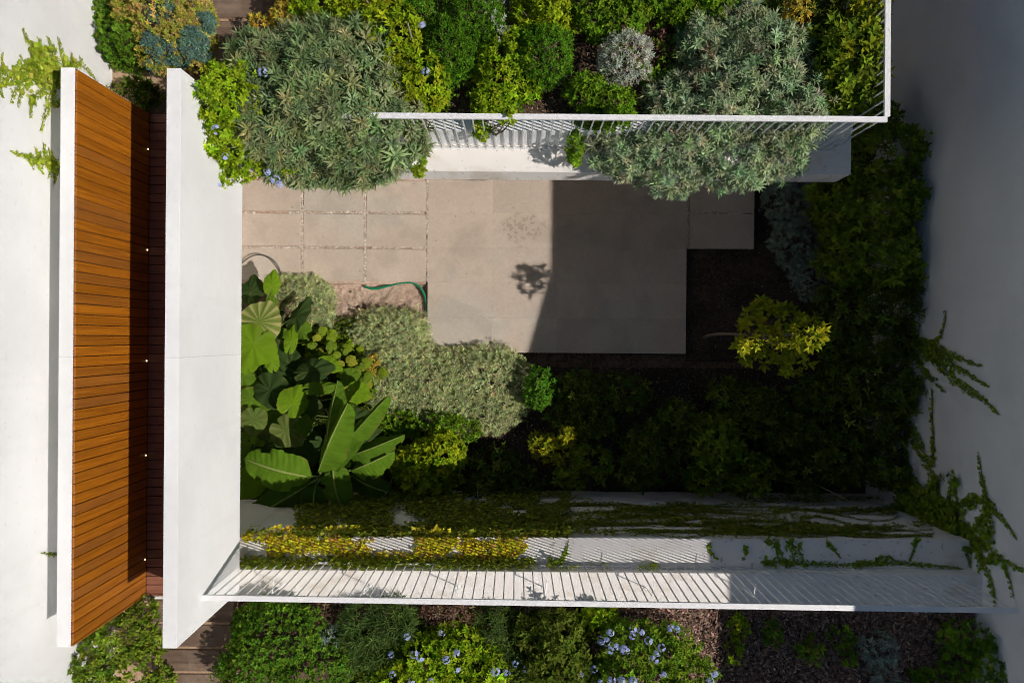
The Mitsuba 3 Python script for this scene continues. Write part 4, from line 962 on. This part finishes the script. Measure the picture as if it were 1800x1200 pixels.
led = [([(1346, 948), (1365, 960), (1378, 985)], .03), ([(1380, 950), (1400, 962), (1412, 985)], .08), ([(1395, 948), (1392, 970), (1398, 988)], .09), ([(1452, 952), (1466, 965), (1476, 980)], .03), ([(1362, 950), (1367, 965), (1364, 980)], .03),
       ([(1612, 945), (1606, 965), (1598, 985)], .03), ([(1698, 962), (1702, 980), (1705, 996)], .025), ([(1540, 984), (1560, 978), (1575, 986)], .02), ([(1246, 955), (1250, 970), (1262, 982)], .015), ([(1308, 958), (1311, 970), (1304, 983)], .02), ([(1342, 988), (1420, 990), (1500, 992), (1560, 992)], .04), ([(1500, 992), (1560, 988), (1600, 990), (1690, 998)], .03), ([(985, 988), (995, 965), (1000, 948)], .015)]
ivy('ivy', 'ivy strands hanging across the shaded right part of the ledge', [(on_ledge, p, w, 240, NU, .036, IVY) for p, w in led], 507)
ivy('ivy', 'yellow and green sunlit ivy spilling over the ledge under the railing', [], 508, [
    dict(fn=on_ledge, x0=430, x1=925, y0=936, y1=986, n=3000, nrm=NU, size=.042, cols=IVY_Y, cut=.57, sx=.016, sy=.05, lift=.035, seed=12, flat=.6),
    dict(fn=on_ledge, x0=470, x1=640, y0=925, y1=975, n=900, nrm=NU, size=.042, cols=IVY_Y, cut=.46, sx=.03, sy=.05, lift=.04, seed=14, flat=.6),
    dict(fn=on_ledge, x0=730, x1=905, y0=930, y1=985, n=1500, nrm=NU, size=.044, cols=IVY_Y, cut=.47, sx=.03, sy=.05, lift=.04, seed=15, flat=.6),
    dict(fn=on_face, x0=440, x1=1080, y0=934, y1=947, n=1400, nrm=NF, size=.040, cols=IVY_L, cut=.46, sx=.02, sy=.05, lift=.05, seed=16),
    dict(fn=on_step, x0=424, x1=980, y0=986, y1=1004, n=5600, nrm=NF, size=.042, cols=[(.14, .19, .02), (.18, .22, .02), (.24, .25, .03)], cut=.34, sx=.02, sy=.06, lift=.06, seed=17),
    dict(fn=on_step, x0=980, x1=1160, y0=988, y1=1005, n=420, nrm=NF, size=.034, cols=IVY_L, cut=.50, sx=.03, sy=.06, lift=.03, seed=18)])

# ------------------------------------------------------------------ hoses, canes
def line(name, label, cat, pts, z, r, m, n=40):
    p = np.array([P(x, y, zz) for (x, y), zz in zip(pts, np.broadcast_to(z, len(pts)))])
    solid(name, tube(spline(p, n), r, 8), m, label, cat, smooth=True)
line('garden_hose', 'green garden hose curling around the corner of the bare soil patch', 'hose', [(641, 503), (652, 507), (668, 506), (690, 500), (712, 497), (730, 499), (742, 510), (749, 530), (750, 552), (749, 580)], [-.05, -.045, -.045, -.04, -.035, -.035, -.04, -.045, -.05, -.06], .019, 'mat_hose')
line('irrigation_pipe', 'thin grey pipe arching over the paving beside the inner parapet', 'pipe', [(415, 475), (428, 460), (446, 449), (465, 449), (481, 458), (491, 473), (494, 490)], [.02, .05, .10, .12, .10, .05, -.05], .009, 'mat_pipe')
for (a, b, za, zb, lab) in [((583, 32), (606, 72), 3.35, 2.9, 'bare grey cane sticking out above the big spurge shrub'), ((643, 0), (659, 28), 3.4, 2.95, 'bare cane in the lime shrub at the top edge'), ((716, 40), (737, 124), 3.45, 2.9, 'long bare cane in the lime shrub left of the clipped dome'),
                            ((694, 830), (677, 870), .35, .75, 'thin pale cane leaning beside the banana plant'), ((838, 815), (840, 884), .0, .7, 'thin pale cane upright before the ivy wall'), ((1432, 850), (1522, 896), .8, 1.3, 'thin wire slanting through the dark shrubs to the ivy wall')]:
    m = tube([P(*a, za), (P(*a, za) + P(*b, zb)) / 2 + [.006, .004, 0], P(*b, zb)], .006 if za < 2 else .009, 6)
    solid('garden_cane', m, 'mat_cane', lab, 'cane', smooth=True)
